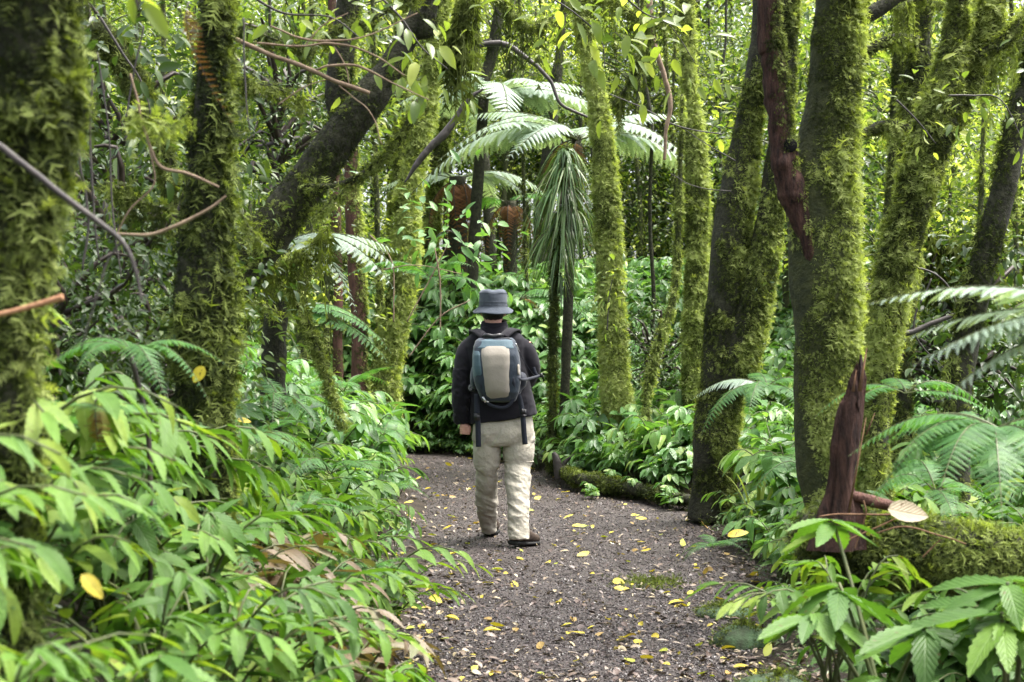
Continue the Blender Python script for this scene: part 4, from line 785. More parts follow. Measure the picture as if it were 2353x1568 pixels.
# dark small filler low under the left trunks and right trunks
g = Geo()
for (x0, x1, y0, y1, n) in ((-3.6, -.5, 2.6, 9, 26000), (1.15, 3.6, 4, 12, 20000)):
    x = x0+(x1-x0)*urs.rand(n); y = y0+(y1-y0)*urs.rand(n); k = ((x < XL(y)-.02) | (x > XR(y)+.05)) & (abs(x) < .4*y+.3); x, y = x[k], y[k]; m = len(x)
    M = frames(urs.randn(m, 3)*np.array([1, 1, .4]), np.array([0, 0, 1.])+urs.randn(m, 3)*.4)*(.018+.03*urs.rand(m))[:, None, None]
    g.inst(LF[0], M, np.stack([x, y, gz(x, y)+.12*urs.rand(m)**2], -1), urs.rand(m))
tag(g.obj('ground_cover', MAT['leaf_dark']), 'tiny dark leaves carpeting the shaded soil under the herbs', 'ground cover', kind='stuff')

# lower right foreground plants, individually
place_plant(BIGW[0], 'broadleaf_herb', .98, 3.75, .4, 1.15, 'large herb with wide drooping leaves in front of the mossy log at lower right', 'plant', z=.42)
place_plant(BIGW[1], 'broadleaf_herb', 1.22, 3.5, 2.2, 1.15, 'biggest leaved herb in the lower right corner', 'plant', z=.36)
place_plant(BIGW[2], 'broadleaf_herb', .82, 3.5, 1.2, .9, 'low herb cut by the bottom edge right of the path', 'plant', z=.18)
place_plant(NEAR[2], 'broadleaf_herb', .98, 4.3, 4.0, .9, 'pale yellow green herb left of the wide drooping leaves at lower right', 'plant', z=.38)
place_plant(NEAR[4], 'broadleaf_herb', 1.45, 3.9, 3.0, .9, 'dark leaved herb at the right edge below the mossy log', 'plant', z=.3)
place_plant(NEAR[1], 'broadleaf_herb', 1.55, 7.2, 3.0, .95, 'serrated leaf herb between the path and the mossy stump base', 'plant')
place_plant(NEAR[3], 'broadleaf_herb', 1.42, 6.5, 1.0, .8, 'upright herb with drooping serrated leaves beside the mossy log', 'plant')
# strap leaved tuft
loc = np.array([W(1740, 1165, 9.8)[0], 9.8, gz(2.0, 9.8)]); e = empty('strap_leaved_plant', loc, 'long narrow strap leaves sprouting at the foot of the forked trunk', 'plant')
g = Geo()
for k in range(9):
    a = rs.rand()*6.28; l = .55+.35*rs.rand(); o = np.array([math.cos(a), .4*math.sin(a), 0]); s = norm(np.cross(o, [0, 0, 1.])+np.array([0, 0, .2])); t = np.linspace(0, 1, 9)
    P = o*l*.45*(t**1.2)[:, None]+np.array([0, 0, 1])*(l*(t-.25*t**3))[:, None]; w_ = .018*(1-t**3)[:, None]
    i = np.arange(8)[:, None]*2; g.add({'v': np.stack([P-s*w_, P+s*w_], 1).reshape(-1, 3), 'f4': i+np.array([0, 1, 3, 2]), 'uv': np.zeros((18, 2))}, 0, .8)
g.obj('blade', MAT['leaf_tree'], e, True)

# ------------------------------------------------------------------ logs, stump, rocks
def mossy_log(label, pts, d, mat, moss, seed, name='fallen_log', mmat='moss_dark'):
    C = np.array([W(p[0], p[1], dd) for p, dd in zip(pts, d)]); R = np.array([p[2]/2/F*dd for p, dd in zip(pts, d)])
    X = catmull(np.column_stack([C, R]), 70); loc = X[0, :3].copy(); e = empty(name, loc, label, 'log')
    g = Geo(); g.add(tube(X[:, :3], X[:, 3], 20, .3, 5)); local(g, loc).obj('wood', MAT[mat], e, True)
    g = Geo(); moss_on(g, X[:, :3], X[:, 3], seed=seed, amp=.3, freq=5, **moss); local(g, loc); tag(g.obj('moss', MAT[mmat], e), kind='stuff'); return e
mossy_log('dark fallen log lying along the right edge of the path', [(1290, 1078, 22), (1330, 1102, 30), (1400, 1112, 34), (1470, 1126, 30), (1530, 1138, 26), (1600, 1152, 24)], [14.2, 13.6, 13.2, 12.8, 12.4, 12.0], 'bark', dict(dens=6000, size=.04, cover=.62, rb=.45, down=.1), 71)
mossy_log('rotten mossy log under the broken stump at lower right', [(1850, 1290, 110), (1900, 1262, 170), (1990, 1250, 170), (2120, 1262, 150), (2260, 1290, 150), (2420, 1320, 150)], [4.9, 4.9, 4.9, 4.85, 4.8, 4.8], 'bark', dict(dens=14000, size=.034, cover=.82, rb=.6, down=.5, rspread=.25), 72, mmat='moss_dark')
# snag on the dark log
bare('forked snag standing at the left end of the fallen log', [[(1287, 1100, 26), (1280, 1060, 20), (1272, 1040, 10)], [(1290, 1095, 14), (1300, 1060, 12), (1318, 1046, 8)]], 14.1, mat='twig_dark', name='snag', cat='snag')
# broken stump
def stump():
    base_ = W(1930, 1180, 4.7); top = W(1975, 815, 4.7); e = empty('broken_stump', base_, 'splintered dark red stump standing on the mossy log at right', 'stump')
    n = 60; t = np.linspace(0, 1, n); P = base_+(top-base_)*t[:, None]+np.stack([-.012*np.sin(t*3), 0*t, 0*t], -1); P = np.vstack([P[0]-[.02, 0, .12], P])
    t = np.concatenate([[-.1], t]); seg = 28; th = np.linspace(0, 2*np.pi, seg, endpoint=False)
    rad = np.interp(t, [-.1, 0, .12, .3, .6, .85, 1], [.078, .060, .046, .039, .036, .029, .007])
    V = np.zeros((len(t), seg, 3))
    for i in range(len(t)):
        rr = rad[i]*(1+.10*np.sin(th*4+1)+.09*np.sin(th*9+2)+.07*np.sin(th*13))
        rr = rr*(1+.5*(vnoise(np.stack([np.cos(th)*3, np.sin(th)*3, np.full(seg, t[i]*5)], -1))-.5))
        V[i] = P[i]+np.stack([rr*np.cos(th), rr*np.sin(th)*.8, 0*th], -1)
    top_off = .22*vnoise(np.stack([np.cos(th)*4+5, np.sin(th)*4, th*0], -1))
    tt = np.clip((t-.7)/.3, 0, 1)[:, None]; V[:, :, 2] -= tt*top_off*(np.cos(th) < .3)
    m = len(t); i, j = np.meshgrid(np.arange(m-1), np.arange(seg), indexing='ij'); a = i*seg+j; b = i*seg+(j+1) % seg
    g = Geo(); g.add({'v': V.reshape(-1, 3), 'f4': np.stack([a, b, b+seg, a+seg], -1).reshape(-1, 4), 'uv': np.zeros((m*seg, 2))})
    local(g, base_).obj('trunk', MAT['rot_wood'], e, True)
    g = Geo(); 
    for (u0, v0, u1, v1, r) in ((1975, 900, 1992, 800, .007), (1960, 900, 1968, 850, .006), (1950, 1180, 1990, 960, .005), (1990, 1000, 2010, 950, .003)):
        g.add(tube(np.array([W(u0, v0, 4.66), W(u1, v1, 4.66)]), [r, .001], 5))
    local(g, base_).obj('splinter', MAT['rootlet'], e, True)
stump()
# fine roots and a curled dead leaf on the log
bare('thin orange rootlets trailing over the mossy log', [[(1880, 1190, 4), (1960, 1180, 4), (2040, 1185, 5), (2090, 1178, 4)], [(1985, 1150, 4), (1990, 1180, 4), (1975, 1230, 3), (1965, 1260, 2)], [(2000, 1230, 3), (2070, 1210, 4), (2140, 1225, 4), (2220, 1250, 3)], [(1930, 1250, 3), (2010, 1215, 4), (2060, 1190, 3)], [(2120, 1280, 3), (2150, 1250, 3), (2160, 1240, 3)]], 4.55, mat='rootlet', name='rootlets', cat='roots')
bare('dark broken root lying right of the stump on the mossy log', [[(1940, 1135, 24), (2000, 1150, 28), (2050, 1165, 26), (2100, 1190, 18)]], 4.7, mat='bark_red', name='broken_root', cat='root')
def single_leaf(name, label, p, L, d, nrm, r, mat='leaf_fallen', tmpl=None, cat='leaf', wid=1.0):
    g = Geo(); M = frames(np.array([d], float), np.array([nrm], float))*L; M[:, :, 0] *= wid; g.inst(tmpl or LN[1], M, np.zeros((1, 3)), np.array([r])); o = g.obj(name, MAT[mat], None, True); o.location = p
    return tag(o, label, cat)
MAT['leaf_pale'] = leafmat('leaf_pale', [(0, (.27, .20, .13)), (1, (.38, .31, .22))], rough=.6, trans=.1)
single_leaf('dead_leaf', 'curled pale beige dead leaf resting on the mossy log', W(2040, 1170, 4.5), .125, (1, 0, -.25), (0, -.8, .6), .5, 'leaf_pale', leaf(12, .62, -.1, .3, .03))
single_leaf('yellow_leaf', 'yellow leaf caught on the dark fern clad trunk', W(468, 842, 3.9), .055, (-.5, 0, -.8), (.3, -1, .3), .75, tmpl=leaf(10, .6, .1, .2))
single_leaf('yellow_leaf', 'curved yellow leaf hanging among the lower left leaves', W(188, 1320, 2.45), .058, (.7, 0, -.75), (.3, -1, .5), .72, tmpl=leaf(10, .45, .2, .3))
single_leaf('yellow_leaf', 'yellow leaf lying on green leaves near the bottom left', W(612, 1488, 3.4), .05, (1, 0, -.05), (0, -.7, .9), .8, tmpl=leaf(10, .6, .1, .2))
single_leaf('yellow_leaf', 'pale yellow leaf on the broad leaves near the left edge', W(135, 1090, 2.9), .045, (.7, 0, -.8), (0, -1, .7), .78, tmpl=leaf(10, .55, .1, .2))
single_leaf('yellow_leaf', 'orange yellow leaf lying on the dark earth patch at left', W(545, 965, 6.4), .065, (1, .1, -.1), (0, -.7, .8), .66, tmpl=leaf(10, .5, .1, .2))
single_leaf('yellow_leaf', 'bright yellow leaf caught in the herbs right of the path', W(1672, 1232, 7.4), .12, (1, 0, .3), (0, -.8, .8), .7, tmpl=leaf(10, .4, .2, .3))
# rocks
def rock(label, x, y, s, seed, mossy=True):
    th = np.linspace(0, np.pi, 14); ph = np.linspace(0, 2*np.pi, 24, endpoint=False); T, Q = np.meshgrid(th, ph, indexing='ij')
    d = np.stack([np.sin(T)*np.cos(Q), np.sin(T)*np.sin(Q), np.cos(T)], -1); r = .75+.5*fbm(d*1.6+seed, 3); V = (d*r[..., None]*np.array(s)).reshape(-1, 3)
    i, j = np.meshgrid(np.arange(13), np.arange(24), indexing='ij'); a = i*24+j; b = i*24+(j+1) % 24
    g = Geo(); g.add({'v': V, 'f4': np.stack([a, a+24, b+24, b], -1).reshape(-1, 4), 'uv': V[:, :2]}); o = g.obj('mossy_rock', MAT['rock'], None, True)
    o.location = (x, y, float(gz(x, y))+s[2]*.1); tag(o, label, 'rock')
    top = V[(V[:, 2] > .1*s[2])]; q = top[urs.randint(len(top), size=1500)]+urs.randn(1500, 3)*.008; q = q[fbm(q*14+seed, 2) > .42]; m_ = len(q)
    g = Geo(); g.inst(TUFT[4], frames(norm(q)+urs.randn(m_, 3)*.6, urs.randn(m_, 3))*(.012+.012*urs.rand(m_))[:, None, None], q, np.clip(.45+.2*urs.randn(m_), 0, 1)); tag(g.obj('moss', MAT['moss'], o), kind='stuff')
rock('green mossy rock at the lower right edge of the path', W(1690, 1462, 7)[0]+.0, 6.75, (.15, .12, .09), 3)
rock('low brown mossy rock behind the green rock on the right path edge', W(1665, 1405, 7.5)[0], 7.5, (.16, .12, .05), 4)
rock('dark mossy boulder at the bottom edge right of the path', W(1790, 1560, 5.4)[0], 5.4, (.24, .2, .16), 5)
# brown earth patch / root ball mounds hidden: moss clump on the path
g = Geo(); p0 = W(1505, 1330, 8.4); n = 900; o = urs.randn(n, 3)*np.array([.10, .12, 0]); M = frames(np.array([0, 0, 1.])+urs.randn(n, 3)*.8, urs.randn(n, 3))*(.02+.02*urs.rand(n))[:, None, None]
g.inst(TUFT[0], M, np.stack([p0[0]+o[:, 0], 8.5+o[:, 1], gz(p0[0]+o[:, 0], 8.5+o[:, 1])], -1), np.clip(.45+.2*urs.randn(n), 0, 1)); tag(g.obj('moss_patch', MAT['moss']), 'flat clump of yellowish moss lying on the path', 'moss')

# ------------------------------------------------------------------ fallen leaves and litter
LFALL = []
for k in range(6):
    t = leaf(8, .42+.1*(k % 3), [-.1, .12, .2, -.22, .05, .3][k], [.2, .5, .1, .3, .6, .2][k], .03, [.4, -.3, 0, .8, -.8, .5][k]); g = Geo(); 
    for c, r in enumerate((.68, .78, .95, .35)):
        gg = Geo(); gg.add(t, 0, r); LFALL.append((gg.mesh('fallen_leaf', MAT['leaf_fallen'], True), c))
lrs = np.random.RandomState(41)
x, y = path_pts(290, lrs, 6.0, 17.5, .1); cl = lrs.rand(290)
for k in range(290):
    c = lrs.choice([0, 1, 2, 3], p=[.28, .22, .2, .30]); me = [m for m, cc in LFALL if cc == c][lrs.randint(6)]
    lab = ['golden yellow leaf lying on the gravel path', 'lemon yellow leaf lying on the gravel path', 'green tinged leaf fallen on the gravel path', 'tan dried leaf lying on the gravel path'][c]
    o = link('fallen_leaf', me, None, (x[k], y[k], float(gz(x[k], y[k]))+.018), (lrs.randn()*.25, lrs.randn()*.25, lrs.rand()*6.28), .035+.065*lrs.rand()**1.4)
    tag(o, lab, 'leaf', ['golden leaves on the path', 'lemon yellow leaves on the path', 'greenish leaves on the path', 'tan leaves on the path'][c])
n = 11000; x, y = path_pts(n, lrs, 5.6, 18.6, .4)
edge = np.minimum(abs(x-XL(y)), abs(x-XR(y))); k = (lrs.rand(n) < .25+.6*np.exp(-edge*3)+.5*(fbm(np.stack([x*2.2, y*1.3, 0*x], -1), 2)-.45)); x, y = x[k], y[k]; n = len(x)
M = frames(lrs.randn(n, 3)*np.array([1, 1, .12]), np.array([0, 0, 1.])+lrs.randn(n, 3)*.22)*(.02+.05*lrs.rand(n)**1.5)[:, None, None]; M[:, :, 0] *= (.5+.9*lrs.rand(n))[:, None]
g = Geo(); w_ = lrs.randint(3, size=n); rr = lrs.rand(n)
for q in range(3): g.inst(LM[q], M[w_ == q], np.stack([x, y, gz(x, y)+.012+.012*lrs.rand(n)], -1)[w_ == q], rr[w_ == q])
tag(g.obj('leaf_litter', MAT['litter'], None, True), 'brown decaying leaf litter strewn along the path', 'leaf litter', kind='stuff')
g = Geo(); n = 260; x, y = path_pts(n, lrs, 5.8, 18, .2)
for k in range(n):
    a = lrs.rand()*3.14; L = .04+.16*lrs.rand()**2; o = np.array([math.cos(a), math.sin(a), 0]); p = np.array([x[k], y[k], float(gz(x[k], y[k]))+.014])
    g.add(tube(catmull([p-o*L/2, p+lrs.randn(3)*.008*[1, 1, .3], p+o*L/2], 5), np.full(5, .0016+.002*lrs.rand()), 5))
tag(g.obj('twig_litter', MAT['twig_dark'], None, True), 'small dark twigs scattered over the path', 'twigs', kind='stuff')

# ================================================================== the walker
def cloth(name, c1, c2, rough=.9, scale=6, bump=.25, bscale=260, sheen=.2, dist=.002, wr=0):
    m, nt, p, out = base(name); nt.links.new(ramp(nt, noise(nt, scale, 4), [(.3, c1), (.7, c2)]), p.inputs['Base Color']); p.inputs['Roughness'].default_value = rough
    p.inputs['Specular IOR Level'].default_value = .2; p.inputs['Sheen Weight'].default_value = sheen
    b = nt.nodes.new('ShaderNodeBump'); b.inputs['Strength'].default_value = bump; b.inputs['Distance'].default_value = dist; nt.links.new(noise(nt, bscale, 2), b.inputs['Height'])
    last = b
    if wr:
        b2 = nt.nodes.new('ShaderNodeBump'); b2.inputs['Strength'].default_value = .6; b2.inputs['Distance'].default_value = wr; n = noise(nt, 16, 3); nt.links.new(n, b2.inputs['Height']); nt.links.new(b.outputs[0], b2.inputs['Normal']); last = b2
    nt.links.new(last.outputs[0], p.inputs['Normal']); return m
MAT['fleece'] = cloth('fleece', (.007, .0065, .010), (.013, .012, .017), sheen=.08)
MAT['khaki'] = cloth('khaki', (.38, .35, .29), (.48, .445, .37), sheen=.05, wr=.02)
MAT['hat'] = cloth('hat_cloth', (.045, .055, .072), (.085, .098, .12), sheen=.1, wr=.01)
MAT['skin'] = solid('skin', (.46, .24, .18), (.56, .31, .24), scale=20, rough=.5, bump=.1)
MAT['hair'] = solid('hair', (.008, .006, .005), (.02, .015, .012), scale=60, rough=.5, bump=.6, bscale=90, stretch=(4, 4, 1))
MAT['pack_teal'] = cloth('pack_teal', (.045, .085, .11), (.07, .115, .14), rough=.6, wr=.008)
MAT['pack_navy'] = cloth('pack_navy', (.018, .027, .042), (.03, .042, .06), rough=.6, wr=.012)
MAT['pack_taupe'] = cloth('pack_taupe', (.27, .245, .21), (.36, .325, .28), rough=.75, wr=.006)
MAT['webbing'] = cloth('webbing', (.014, .017, .028), (.022, .026, .04), rough=.6)
MAT['black_plastic'] = solid('black_plastic', (.01, .01, .011), (.016, .016, .018), rough=.3, bump=0, spec=.5)
MAT['metal'] = solid('metal', (.55, .55, .56), (.65, .65, .66), rough=.3, bump=0); MAT['metal'].node_tree.nodes['Principled BSDF'].inputs['Metallic'].default_value = .9
MAT['rubber'] = solid('rubber', (.012, .012, .013), (.03, .03, .03), scale=30, rough=.6, bump=.3)
MAT['boot'] = solid('boot_leather', (.04, .028, .022), (.09, .065, .05), scale=20, rough=.6, bump=.3)
D0 = 10.12
def H(cx, cyy, dy=0):
    d = D0+dy; return np.array([(cx/1.363-348)/5689*d, d, CAMH-(cyy/1.363-265)/5689*d])
def loft(C, RX, RY, seg=36, tilt=None, p=2.3):
    """stack of horizontal superellipse rings"""
    th = np.linspace(0, 2*np.pi, seg, endpoint=False); c, s = np.cos(th), np.sin(th)
    cx = np.sign(c)*abs(c)**(2/p); sy = np.sign(s)*abs(s)**(2/p); V = []
    for k in range(len(C)):
        tz = 0 if tilt is None else tilt[k]; V.append(np.stack([C[k][0]+RX[k]*cx, C[k][1]+RY[k]*sy, C[k][2]+tz*cx], -1))
    V = np.array(V); n = len(C); i, j = np.meshgrid(np.arange(n-1), np.arange(seg), indexing='ij'); a = i*seg+j; b = i*seg+(j+1) % seg
    j = np.arange(seg); k = (j+1) % seg; N0 = n*seg
    return {'v': np.vstack([V.reshape(-1, 3), V[0].mean(0), V[-1].mean(0)]), 'f4': np.stack([a, b, b+seg, a+seg], -1).reshape(-1, 4), 'f3': np.vstack([np.stack([k, j, np.full(seg, N0)], -1), np.stack([(n-1)*seg+j, (n-1)*seg+k, np.full(seg, N0+1)], -1)]), 'uv': np.zeros((N0+2, 2))}
def limb(pts, n=40, seg=20): X = catmull(np.array([[*p[:3], p[3]] for p in pts], float), n); return tube(X[:, :3], X[:, 3], seg)
def ell(c, r, seg=20, n=14):
    th = np.linspace(.02, np.pi-.02, n); return loft([np.array(c)+[0, 0, -r[2]*math.cos(t)] for t in th], [r[0]*math.sin(t) for t in th], [r[1]*math.sin(t) for t in th], seg, p=2)
def fuse(name, geos, mat, voxel, smooth=6, parent=None, wr=None, loc=(0, 0, 0)):
    g = Geo()
    for t in geos: g.add(t)
    me = g.mesh(name+'_src', mat); o = bpy.data.objects.new(name+'_src', me); COL.objects.link(o)
    r = o.modifiers.new('r', 'REMESH'); r.mode = 'VOXEL'; r.voxel_size = voxel; r.use_smooth_shade = True
    if smooth: s = o.modifiers.new('s', 'SMOOTH'); s.factor = .5; s.iterations = smooth
    dg = bpy.context.evaluated_depsgraph_get(); m2 = bpy.data.meshes.new_from_object(o.evaluated_get(dg)); bpy.data.objects.remove(o); bpy.data.meshes.remove(me)
    n = len(m2.vertices); co = np.zeros(n*3, np.float32); m2.vertices.foreach_get('co', co); co = co.reshape(-1, 3).astype(float)
    if wr:
        nr = np.zeros(n*3, np.float32); m2.vertices.foreach_get('normal', nr); nr = nr.reshape(-1, 3); co = co+nr*wr(co)[:, None]
    co = co-np.array(loc); m2.vertices.foreach_set('co', co.astype(np.float32).ravel()); m2.name = name
    m2.materials.clear(); m2.materials.append(mat); m2.polygons.foreach_set('use_smooth', np.ones(len(m2.polygons), bool)); m2.update()
    return link(name, m2, parent)
root = np.array([H(420, 900)[0], D0, 0.0])
def L3(p, *r): return [*p, *r]
# body
hc = H(371, 175); hz = hc[2]
head = [ell((hc[0], D0+.035, hz-.03), (.078, .098, .118)), ell((hc[0], D0+.075, hz-.085), (.058, .065, .06)),
        limb([L3((hc[0], D0+.135, hz-.02), .008), L3((hc[0], D0+.15, hz-.05), .013)], 6, 8),
        ell((hc[0]-.08, D0+.04, hz-.035), (.012, .022, .034)), ell((hc[0]+.08, D0+.04, hz-.035), (.012, .022, .034)),
        ell((hc[0], D0+.128, hz-.082), (.026, .012, .011)), ell((hc[0]-.03, D0+.12, hz-.025), (.015, .012, .009)), ell((hc[0]+.03, D0+.12, hz-.025), (.015, .012, .009)),
        limb([L3((hc[0], D0+.02, hz-.08), .062), L3((hc[0]+.005, D0+.0, hz-.16), .058), L3(H(385, 330), .08)], 14)]
torso = [loft([H(400, c, 0) for c in (900, 800, 650, 500, 400, 340)], [.15, .14, .13, .15, .17, .14], [.1, .1, .1, .11, .1, .08])]
larm = [limb([L3(H(240, 375), .05), L3(H(205, 560, -.02), .043), L3(H(197, 700, 0), .036), L3(H(203, 805, .03), .027)], 24, 12)]
rarm = [limb([L3(H(540, 375), .05), L3(H(590, 510, .02), .042), L3(H(560, 590, .22), .033), L3(H(500, 600, .33), .026)], 24, 12)]
legs = [limb([L3(H(340, 900), .085), L3(H(340, 1050, .06), .06), L3(H(338, 1200, .18), .05), L3(H(352, 1385, .36), .034)], 30, 14),
        limb([L3(H(505, 900), .085), L3(H(508, 1050, -.03), .062), L3(H(510, 1200, -.1), .05), L3(H(514, 1432, -.2), .034)], 30, 14)]
def hand(wrist, yaw, mirror=1):
    """loosely curled fist hanging down; palm faces back (-Y)"""
    out = []; wx, wy, wz = wrist; c, s = math.cos(yaw), math.sin(yaw)
    def q(x, y, z): x *= mirror; return [wx+x*c-y*s, wy+x*s+y*c, wz+z]
    out.append(limb([L3(q(0, 0, .01), .026), L3(q(.002, 0, -.02), .030), L3(q(.004, .004, -.05), .030), L3(q(.006, .004, -.068), .022)], 14, 14))
    for k in range(4):
        z = -.018-.0165*k; ln = [1, 1.08, 1.0, .82][k]; r = [.0092, .0095, .009, .0078][k]
        out.append(limb([L3(q(-.022, .012, z+.004), r*1.1), L3(q(-.020, -.022, z), r*1.1), L3(q(.008, -.036, z-.001), r*1.05), L3(q(.008+.026*ln, -.034, z-.003), r), L3(q(.010+.030*ln, -.016, z-.004), r*.95), L3(q(.004+.022*ln, -.006, z-.004), r*.85)], 26, 10))
    out.append(limb([L3(q(.018, .012, -.002), .013), L3(q(.034, .008, -.02), .0115), L3(q(.040, -.012, -.036), .010), L3(q(.038, -.026, -.046), .008)], 16, 10))
    return out
lh = hand(H(213, 812, -.008), .12); rh = hand(H(492, 600, .36), 1.2)
body = fuse('person', head+torso+larm+rarm+legs+lh+rh, MAT['skin'], .0042, 2, None, None, root); body.location = root
tag(body, 'person walking away in blue bucket hat, black fleece jacket and beige trousers', 'person')
def wrf(seed, a, f, st=(1, 1, 1)):
    def fn(co): p = co*np.array(st)*f+seed; return a*(fbm(p, 3)-.5)*2
    return fn
# hair
hair = fuse('hair', [ell((hc[0], D0+.015, hz-.015), (.085, .098, .105)), ell((hc[0], D0-.010, hz-.060), (.062, .062, .035))], MAT['hair'], .006, 2, body, wrf(3, .003, 60), root)
# jacket
jr = [(814, 760, 247, 612, .150), (740, 715, 246, 604, .152), (640, 640, 250, 584, .152), (540, 540, 246, 562, .150), (450, 450, 226, 552, .145), (390, 390, 212, 556, .132), (352, 350, 222, 548, .115), (322, 320, 252, 515, .095), (296, 294, 300, 455, .078), (278, 276, 314, 440, .068)]
jc = [H((a[2]+a[3])/2, (a[0]+a[1])/2, .0) for a in jr]; sc_ = D0/5689/1.363
tors = loft(jc, [(a[3]-a[2])/2*sc_ for a in jr], [a[4] for a in jr], 40, [(a[0]-a[1])/2*sc_ for a in jr], 2.5)
ls = limb([L3(H(262, 378), .062), L3(H(228, 425), .074), L3(H(203, 540, -.025), .070), L3(H(200, 640, -.03), .068), L3(H(197, 740, -.01), .064), L3(H(203, 790, .01), .060), L3(H(204, 812, .012), .055)], 50, 24)
rsv = limb([L3(H(516, 378), .062), L3(H(552, 428), .075), L3(H(572, 500, .02), .074), L3(H(566, 545, .10), .066), L3(H(550, 585, .22), .058), L3(H(505, 598, .32), .052)], 50, 24)
def rid_(q): return .5-abs(fbm(q, 3)-.5)*4
def jw(co):
    a = .007*(fbm(co*np.array([7, 7, 11])+5, 3)-.5)*2
    arm = np.exp(-((co[:, 2]-1.02)/.22)**2)*((co[:, 0] < H(250, 0)[0])*1.0)
    a = a+.008*rid_(co*np.array([6, 6, 9])+2)*(co[:, 2] < 1.25)
    a = a+arm*.015*(.5-abs(fbm(co*np.array([9, 9, 22])+co[:, :1]*12, 2)-.5)*4)
    return a
jacket = fuse('jacket', [tors, ls, rsv], MAT['fleece'], .0075, 5, body, jw, root)
# collar
th = np.linspace(0, 2*np.pi, 32); cc = H(377, 268); col = []
P = np.stack([cc[0]+.082*np.cos(th), D0+.01+.07*np.sin(th), cc[2]-.008+.014*np.sin(th)], -1)
fuse('collar', [tube(P, .016, 10, cap=False), tube(P+[0, 0, .018], .011, 10, cap=False), tube(P*[1, 1, 1]+[0, 0, -.014], .019, 10, cap=False)], MAT['fleece'], .005, 4, body, None, root)
# hem and cuff seams
def ringband(name, cs, rx, ry, tilt, mat, r=.004, parent=None, seg=40):
    th = np.linspace(0, 2*np.pi, seg); P = np.stack([cs[0]+rx*np.cos(th), cs[1]+ry*np.sin(th), cs[2]+tilt*np.cos(th)], -1); g = Geo(); g.add(tube(P, r, 6, cap=False)); return local(g, root).obj(name, mat, parent, True)
# trousers
def hw(px): return px*sc_
tp = loft([H(426, 760), H(426, 810), H(427, 860), H(428, 905), H(428, 930)], [hw(160), hw(166), hw(171), hw(172), hw(158)], [.125, .135, .135, .12, .10], 40, p=2.4)
tl = limb([L3(H(338, 890), .100), L3(H(336, 960, .02), .102), L3(H(338, 1020, .04), .096), L3(H(339, 1043, .05), .090), L3(H(338, 1056, .06), .078), L3(H(336, 1120, .1), .080), L3(H(335, 1200, .18), .086), L3(H(338, 1280, .25), .076), L3(H(347, 1350, .33), .063), L3(H(352, 1392, .37), .060)], 110, 30)
tr = limb([L3(H(512, 890), .105), L3(H(511, 950, 0), .114), L3(H(511, 995, 0), .112), L3(H(510, 1012, 0), .106), L3(H(508, 1026, 0), .096), L3(H(506, 1100, -.04), .093), L3(H(508, 1200, -.1), .083), L3(H(511, 1300, -.15), .076), L3(H(512, 1400, -.19), .073), L3(H(513, 1446, -.2), .073)], 110, 30)
def tw_(co):
    z = co[:, 2]; a = .008*(fbm(co*np.array([9, 9, 7])+2, 3)-.5)*2
    rid = lambda q: (.5-abs(fbm(q, 3)-.5)*4)
    q = co*np.array([8, 8, 15])+np.stack([0*z, 0*z, co[:, 0]*7], -1)
    low = np.exp(-((z-.2)/.22)**2); a = a-.003+low*.014*rid(q+3)
    seat = np.exp(-((z-.76)/.10)**2); a = a+seat*.012*rid(co*np.array([7, 7, 9])+8+np.stack([0*z, 0*z, -co[:, 0]*9], -1))
    knee = np.exp(-((z-.5)/.12)**2); return a+knee*.011*rid(q+11)
trou = fuse('trousers', [tp, tl, tr], MAT['khaki'], .0065, 4, body, tw_, root)
for nm, c, r, t, dy in (('zip_seam', (339, 1046), .089, .008, .055), ('zip_seam', (510, 1014), .105, -.004, 0)):
    ringband(nm, H(*c, dy), r, r*.98, t, MAT['khaki'], .004, trou)
# boots
def boot(cx, cyy, dy, yaw, pitch, lift):
    base_ = H(cx, cyy, dy); base_[2] = lift; c, s = math.cos(yaw), math.sin(yaw)
    ysec = np.array([-.06, -.05, 0, .06, .12, .19, .225, .24]); wd = np.array([.032, .046, .051, .048, .056, .052, .034, .01]); hh = np.array([.07, .115, .13, .11, .075, .055, .04, .02])
    def build(z0, hs, grow):
        V = []; seg = 20; th = np.linspace(0, 2*np.pi, seg, endpoint=False)
        for y_, w_, h_ in zip(ysec, wd, hs):
            xx = (w_+grow)*np.sign(np.cos(th))*abs(np.cos(th))**.7; zz = z0+h_*(.5+.5*np.sign(np.sin(th))*abs(np.sin(th))**.7); V.append(np.stack([xx, np.full(seg, y_*(1+grow*3)), zz], -1))
        V = np.array(V).reshape(-1, 3); yy = V[:, 1].copy(); V[:, 1], V[:, 2] = yy*math.cos(pitch)-(V[:, 2])*math.sin(pitch)*1, V[:, 2]*math.cos(pitch)+(yy-.19)*math.sin(pitch)
        V = np.stack([V[:, 0]*c+V[:, 1]*s, -V[:, 0]*s+V[:, 1]*c, V[:, 2]], -1)+base_
        n = len(ysec); i, j = np.meshgrid(np.arange(n-1), np.arange(seg), indexing='ij'); a = i*seg+j; b = i*seg+(j+1) % seg; j = np.arange(seg); k = (j+1) % seg; N0 = n*seg
        return {'v': np.vstack([V, V[:seg].mean(0), V[-seg:].mean(0)]), 'f4': np.stack([a, a+seg, b+seg, b], -1).reshape(-1, 4), 'f3': np.vstack([np.stack([j, k, np.full(seg, N0)], -1), np.stack([(n-1)*seg+k, (n-1)*seg+j, np.full(seg, N0+1)], -1)]), 'uv': np.zeros((N0+2, 2))}
    g = Geo(); g.add(build(.022, hh, 0)); b_ = local(g, root).obj('boot', MAT['boot'], body, True)
    g = Geo(); g.add(build(0, np.array([.034, .036, .034, .026, .028, .03, .03, .026]), .005)); local(g, root).obj('sole', MAT['rubber'], b_, True)
